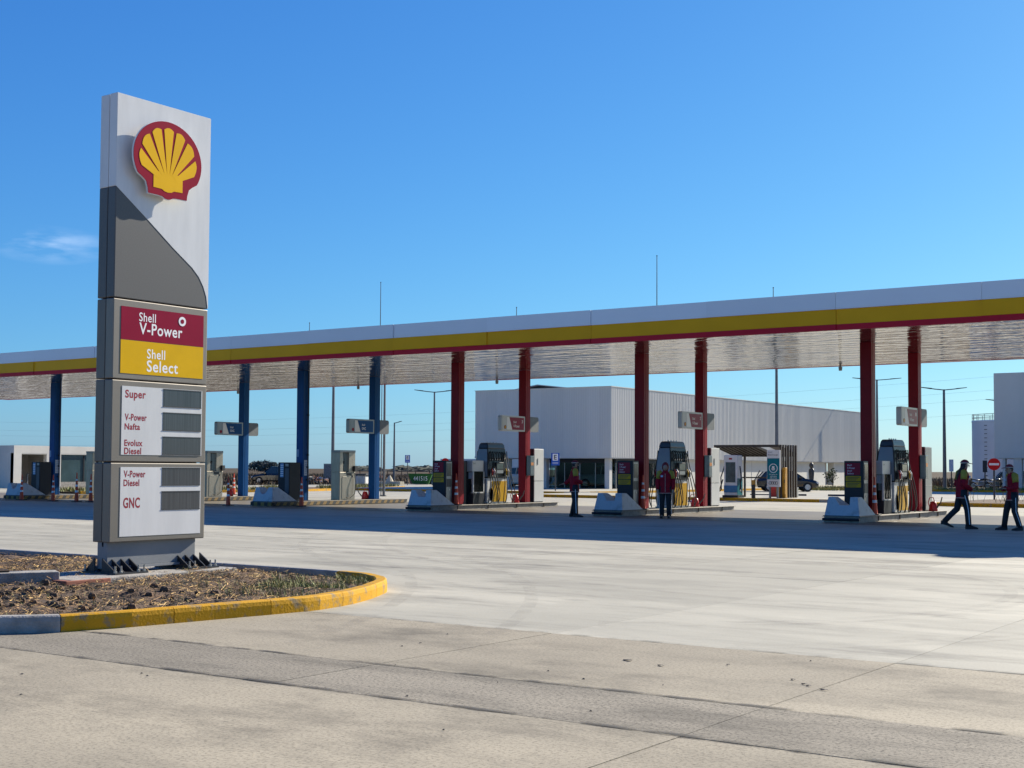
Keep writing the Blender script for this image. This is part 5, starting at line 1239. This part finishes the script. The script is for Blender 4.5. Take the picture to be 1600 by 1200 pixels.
def person(label, loc, face, pose, long_hair=False, hood=False, scale=1.0):
    d = Vector(face).normalized(); rz = math.atan2(-d.x, d.y)
    o = thing('person', label, 'person', loc, rz, group='station staff in maroon jackets'); o.scale = (scale,)*3
    J = dict(pelvis=(0,0,.93), spine=(0,-.01,1.12), chest=(0,0,1.32), neck=(0,0,1.48), head=(0,.02,1.60), crown=(0,.01,1.70),
             shL=(-.185,0,1.41), elL=(-.25,-.03,1.13), wrL=(-.24,.07,.90), haL=(-.235,.09,.82),
             shR=(.185,0,1.41), elR=(.25,-.03,1.13), wrR=(.24,.07,.90), haR=(.235,.09,.82),
             hipL=(-.10,0,.90), knL=(-.105,.02,.49), anL=(-.11,-.01,.09), toL=(-.12,.15,.04),
             hipR=(.10,0,.90), knR=(.105,.02,.49), anR=(.11,-.01,.09), toR=(.12,.15,.04))
    J.update(pose); J = {k: Vector(v) for k, v in J.items()}
    rad = dict(pelvis=(.13,.10), spine=(.12,.09), chest=(.15,.10), neck=.052, head=(.078,.092), crown=(.06,.07), shL=.06, shR=.06, elL=.042, elR=.042, wrL=.027, wrR=.027, haL=(.035,.018), haR=(.035,.018), hipL=.085, hipR=.085, knL=.058, knR=.058, anL=.04, anR=.04, toL=(.04,.025), toR=(.04,.025))
    E_ = [('pelvis','spine'),('spine','chest'),('chest','neck'),('neck','head'),('head','crown'),('chest','shL'),('shL','elL'),('elL','wrL'),('wrL','haL'),('chest','shR'),('shR','elR'),('elR','wrR'),('wrR','haR'),('pelvis','hipL'),('hipL','knL'),('knL','anL'),('anL','toL'),('pelvis','hipR'),('hipR','knR'),('knR','anR'),('anR','toR')]
    nodes = {k: (J[k], rad[k]) for k in J}
    # five fingers on each hand, rooted in the palm
    for sd in 'LR':
        w, hnd = J['wr'+sd], J['ha'+sd]; dv = (hnd-w).normalized(); side = dv.cross(Vector((0,0,1)) if abs(dv.z) < .8 else Vector((1,0,0))).normalized(); nrm = dv.cross(side)
        for q in range(4):
            b_ = hnd+dv*.02+side*(-.027+.018*q); ln_ = (.055,.07,.065,.05)[q]
            nodes['f%s%da' % (sd,q)] = (b_+dv*ln_*.5+nrm*.01, .009); nodes['f%s%db' % (sd,q)] = (b_+dv*ln_+nrm*.03, .008)
            E_ += [('ha'+sd, 'f%s%da' % (sd,q)), ('f%s%da' % (sd,q), 'f%s%db' % (sd,q))]
        nodes['t%sa' % sd] = (w+dv*.045+side*.045, .011); nodes['t%sb' % sd] = (w+dv*.085+side*.06, .009)
        E_ += [('wr'+sd, 't%sa' % sd), ('t%sa' % sd, 't%sb' % sd)]
    skin_body('body', nodes, E_, o, 'skin')
    hd, cw = J['head'], J['crown']; upv = (cw-J['neck']).normalized()
    # face: nose, eyes, mouth, ears
    fc = MB(); fc.hexa([(hd.x-.014,hd.y+.08,hd.z-.02),(hd.x+.014,hd.y+.08,hd.z-.02),(hd.x+.012,hd.y+.118,hd.z-.02),(hd.x-.012,hd.y+.118,hd.z-.02)], [(hd.x-.008,hd.y+.085,hd.z+.03),(hd.x+.008,hd.y+.085,hd.z+.03),(hd.x+.006,hd.y+.095,hd.z+.03),(hd.x-.006,hd.y+.095,hd.z+.03)])
    for sx in (-1, 1): fc.ball((hd.x+sx*.082, hd.y, hd.z+.005), .012, .024, .034, 6, 5)
    fc.build('face', 'skin', o)
    ey = MB()
    for sx in (-1, 1): ey.ball((hd.x+sx*.032, hd.y+.084, hd.z+.028), .012, .008, .008, 6, 4)
    ey.box(hd.x-.022, hd.x+.022, hd.y+.088, hd.y+.096, hd.z-.052, hd.z-.044); ey.build('eyes_and_mouth', 'hair', o)
    # trousers
    tr_ = MB(); n = 14
    for sd in 'LR':
        tr_.tube([J['hip'+sd]+Vector((0,0,.10)), J['hip'+sd]-Vector((0,0,.05)), J['hip'+sd].lerp(J['kn'+sd],.5), J['kn'+sd], J['kn'+sd].lerp(J['an'+sd],.5), J['an'+sd]+Vector((0,0,-.02))], [.10,.112,.096,.080,.074,.072], n)
    tr_.ball(J['pelvis']+Vector((0,0,-.02)), .165, .125, .13, 14, 8); tr_.build('trousers', 'trousers', o, smooth=True)
    pp = MB()
    for sd, sx in (('L',-1),('R',1)): pp.tube([J['hip'+sd]+Vector((sx*.108,0,-.05)), J['hip'+sd].lerp(J['kn'+sd],.5)+Vector((sx*.094,0,0)), J['kn'+sd]+Vector((sx*.078,0,0)), J['an'+sd]+Vector((sx*.072,0,.03))], .010, 5)
    pp.build('trouser_piping', 'text_white', o)
    for sd in 'LR':
        a, t_ = J['an'+sd], J['to'+sd]; dv = (t_-a); dv.z = 0; dv.normalize(); sdv = Vector((-dv.y, dv.x, 0)); rings = []
        z0 = min(a.z-.09, t_.z-.04)
        dz = (t_.z-.04)-(a.z-.09)
        for f, w_, hh in ((-.08,.035,.09),(-.03,.046,.12),(.05,.048,.10),(.13,.052,.065),(.20,.045,.05),(.235,.02,.03)):
            c = a+dv*f; zb = (a.z-.09)+dz*max(0,min(1,f/.18))
            rings.append([c+sdv*w_*sx+Vector((0,0,zb-a.z+zz)) for sx, zz in ((-1,0),(1,0),(1,hh*.6),(.6,hh),(-.6,hh),(-1,hh*.6))])
        MB().loft(rings).build('shoe', 'shoe', o, smooth=False)
    # jacket: torso shell from hem to collar, sleeves
    jk = MB(); up_ = []
    pts = [(J['pelvis']+Vector((0,0,-.16)),.205,.150),(J['pelvis']+Vector((0,0,-.06)),.20,.147),(J['pelvis'].lerp(J['spine'],.6),.188,.140),(J['spine'].lerp(J['chest'],.5),.196,.142),(J['chest'],.212,.142),(J['chest'].lerp(J['neck'],.45),.20,.125),(J['chest'].lerp(J['neck'],.75),.13,.095),(J['neck'],.078,.078),(J['neck']+Vector((0,0,.05)),.076,.080)]
    for p, rx, ry in pts: up_.append([p+Vector((rx*math.cos(a*math.pi/9), ry*math.sin(a*math.pi/9), 0)) for a in range(18)])
    jk.loft(up_, False)
    for sd in 'LR':
        jk.tube([J['el'+sd].lerp(J['sh'+sd],.45), J['el'+sd], J['el'+sd].lerp(J['wr'+sd],.5), J['wr'+sd]], [.075,.070,.064,.058], 12)
    jk.build('jacket', 'jacket', o, smooth=True)
    yj = MB()
    for sd, sx in (('L',-1),('R',1)):
        s_ = J['sh'+sd]; yj.tube([s_+Vector((-sx*.07,0,.055)), s_+Vector((0,0,.02)), s_.lerp(J['el'+sd],.3), J['el'+sd].lerp(J['sh'+sd],.42)], [.06,.088,.083,.078], 12)
    yj.build('yellow_shoulder', 'jacket_yellow', o, smooth=True)
    MB().loft([[p+Vector((rx*1.02*math.cos(a*math.pi/9), ry*1.02*math.sin(a*math.pi/9), 0)) for a in range(18)] for p, rx, ry in ((J['pelvis']+Vector((0,0,-.15)),.205,.150),(J['pelvis']+Vector((0,0,-.135)),.205,.150))], False).build('hem_stripe', 'cap_trim', o)
    MB().box(-.006, .006, J['chest'].y+.135, J['chest'].y+.152, J['pelvis'].z-.1, J['chest'].z+.08).build('zip', 'cap_trim', o)
    MB().box(.07, .14, J['chest'].y+.118, J['chest'].y+.146, J['chest'].z-.03, J['chest'].z+.03).build('chest_badge', 'paper', o)
    # cap
    c = hd.lerp(cw, .62)
    dome = []
    for k in range(6):
        a = k/5*math.pi/2; dome.append([c+Vector((.094*math.cos(a)*math.cos(t*math.pi/8)+1e-4, .112*math.cos(a)*math.sin(t*math.pi/8), .098*math.sin(a))) for t in range(16)])
    if hood:
        MB().ball(hd+Vector((0,-.02,.02)), .112, .125, .15, 14, 9).build('hood', 'cap', o, smooth=True)
        MB().ball(hd+Vector((0,.035,.0)), .082, .085, .11, 12, 8).build('face_front', 'skin', o, smooth=True)
    else:
        cp_ = MB().loft(dome).build('cap', 'cap', o, smooth=True)
        br = [c+Vector((.082*math.cos(a), .085+.125*math.sin(a), -.002-.02*math.sin(a))) for a in [k*math.pi/8 for k in range(9)]]
        MB().add([tuple(p) for p in br]+[tuple(p+Vector((0,0,.012))) for p in br], [list(range(9))[::-1], list(range(9,18))]+[(k,k+1,10+k,9+k) for k in range(8)]+[(8,0,9,17)]).build('brim', 'cap', cp_)
        MB().loft([[c+Vector((.0965*math.cos(t*math.pi/8), .1145*math.sin(t*math.pi/8), z)) for t in range(16)] for z in (.0,.022)], False).build('cap_band', 'cap_trim', cp_)
    hr = MB()
    if long_hair:
        hr.loft([[p+Vector((rx*math.cos(a*math.pi/6), ry*math.sin(a*math.pi/6), 0)) for a in range(12)] for p, rx, ry in ((hd+Vector((0,-.04,.06)),.088,.07),(hd+Vector((0,-.06,-.04)),.09,.065),(J['neck']+Vector((0,-.085,.0)),.085,.05),(J['chest']+Vector((0,-.135,.02)),.07,.035),(J['chest']+Vector((0,-.14,-.14)),.035,.015))])
    else:
        hr.ball(hd+Vector((0,-.03,.02)), .084, .075, .085, 12, 7)
    hr.build('hair', 'hair', o, smooth=True)
    return o
RGT = (.823, .568)
person('person in a maroon jacket and cap standing right of the leftmost red island', (-22.75,36.4,.004), (.75,.62), dict(wrL=(-.30,-.26,1.02), haL=(-.32,-.36,1.01), elL=(-.27,-.10,1.14), elR=(.25,.02,1.14), wrR=(.2,.2,1.05), haR=(.19,.28,1.06), anL=(-.13,-.06,.09), toL=(-.16,.10,.04), anR=(.14,.03,.09), toR=(.2,.18,.04)), scale=1.02)
person('person in a maroon hooded jacket facing us by the middle pump', (-20.1,37.5,.004), (-.52,-.60+1.2) if False else (.42,-.9), dict(), hood=True, scale=.985)
person('long-haired person in a maroon jacket and cap walking right', (-10.5,35.9,.004), RGT, dict(hipL=(-.09,.0,.90), knL=(-.10,-.10,.50), anL=(-.11,-.42,.20), toL=(-.11,-.30,.07), knR=(.10,.10,.49), anR=(.10,.13,.09), toR=(.11,.29,.04), elL=(-.24,-.06,1.13), wrL=(-.18,.16,1.0), haL=(-.15,.25,.98), elR=(.24,-.04,1.13), wrR=(.17,.18,1.0), haR=(.14,.27,.99), chest=(0,.03,1.32), neck=(0,.05,1.48), head=(0,.09,1.60), crown=(0,.07,1.70)), long_hair=True, scale=1.03)
person('person in a maroon jacket and cap facing left at the right edge', (-9.25,36.0,.004), (-.80,-.60), dict(knL=(-.14,.0,.49), anL=(-.17,-.12,.09), toL=(-.20,.04,.04), knR=(.15,.10,.50), anR=(.17,.16,.09), toR=(.19,.33,.04), elL=(-.26,.0,1.12), wrL=(-.16,.22,1.08), haL=(-.12,.30,1.10), elR=(.26,.0,1.12), wrR=(.16,.2,1.06), haR=(.12,.29,1.08), neck=(0,.03,1.46), head=(0,.07,1.57), crown=(0,.07,1.67)), scale=.98)
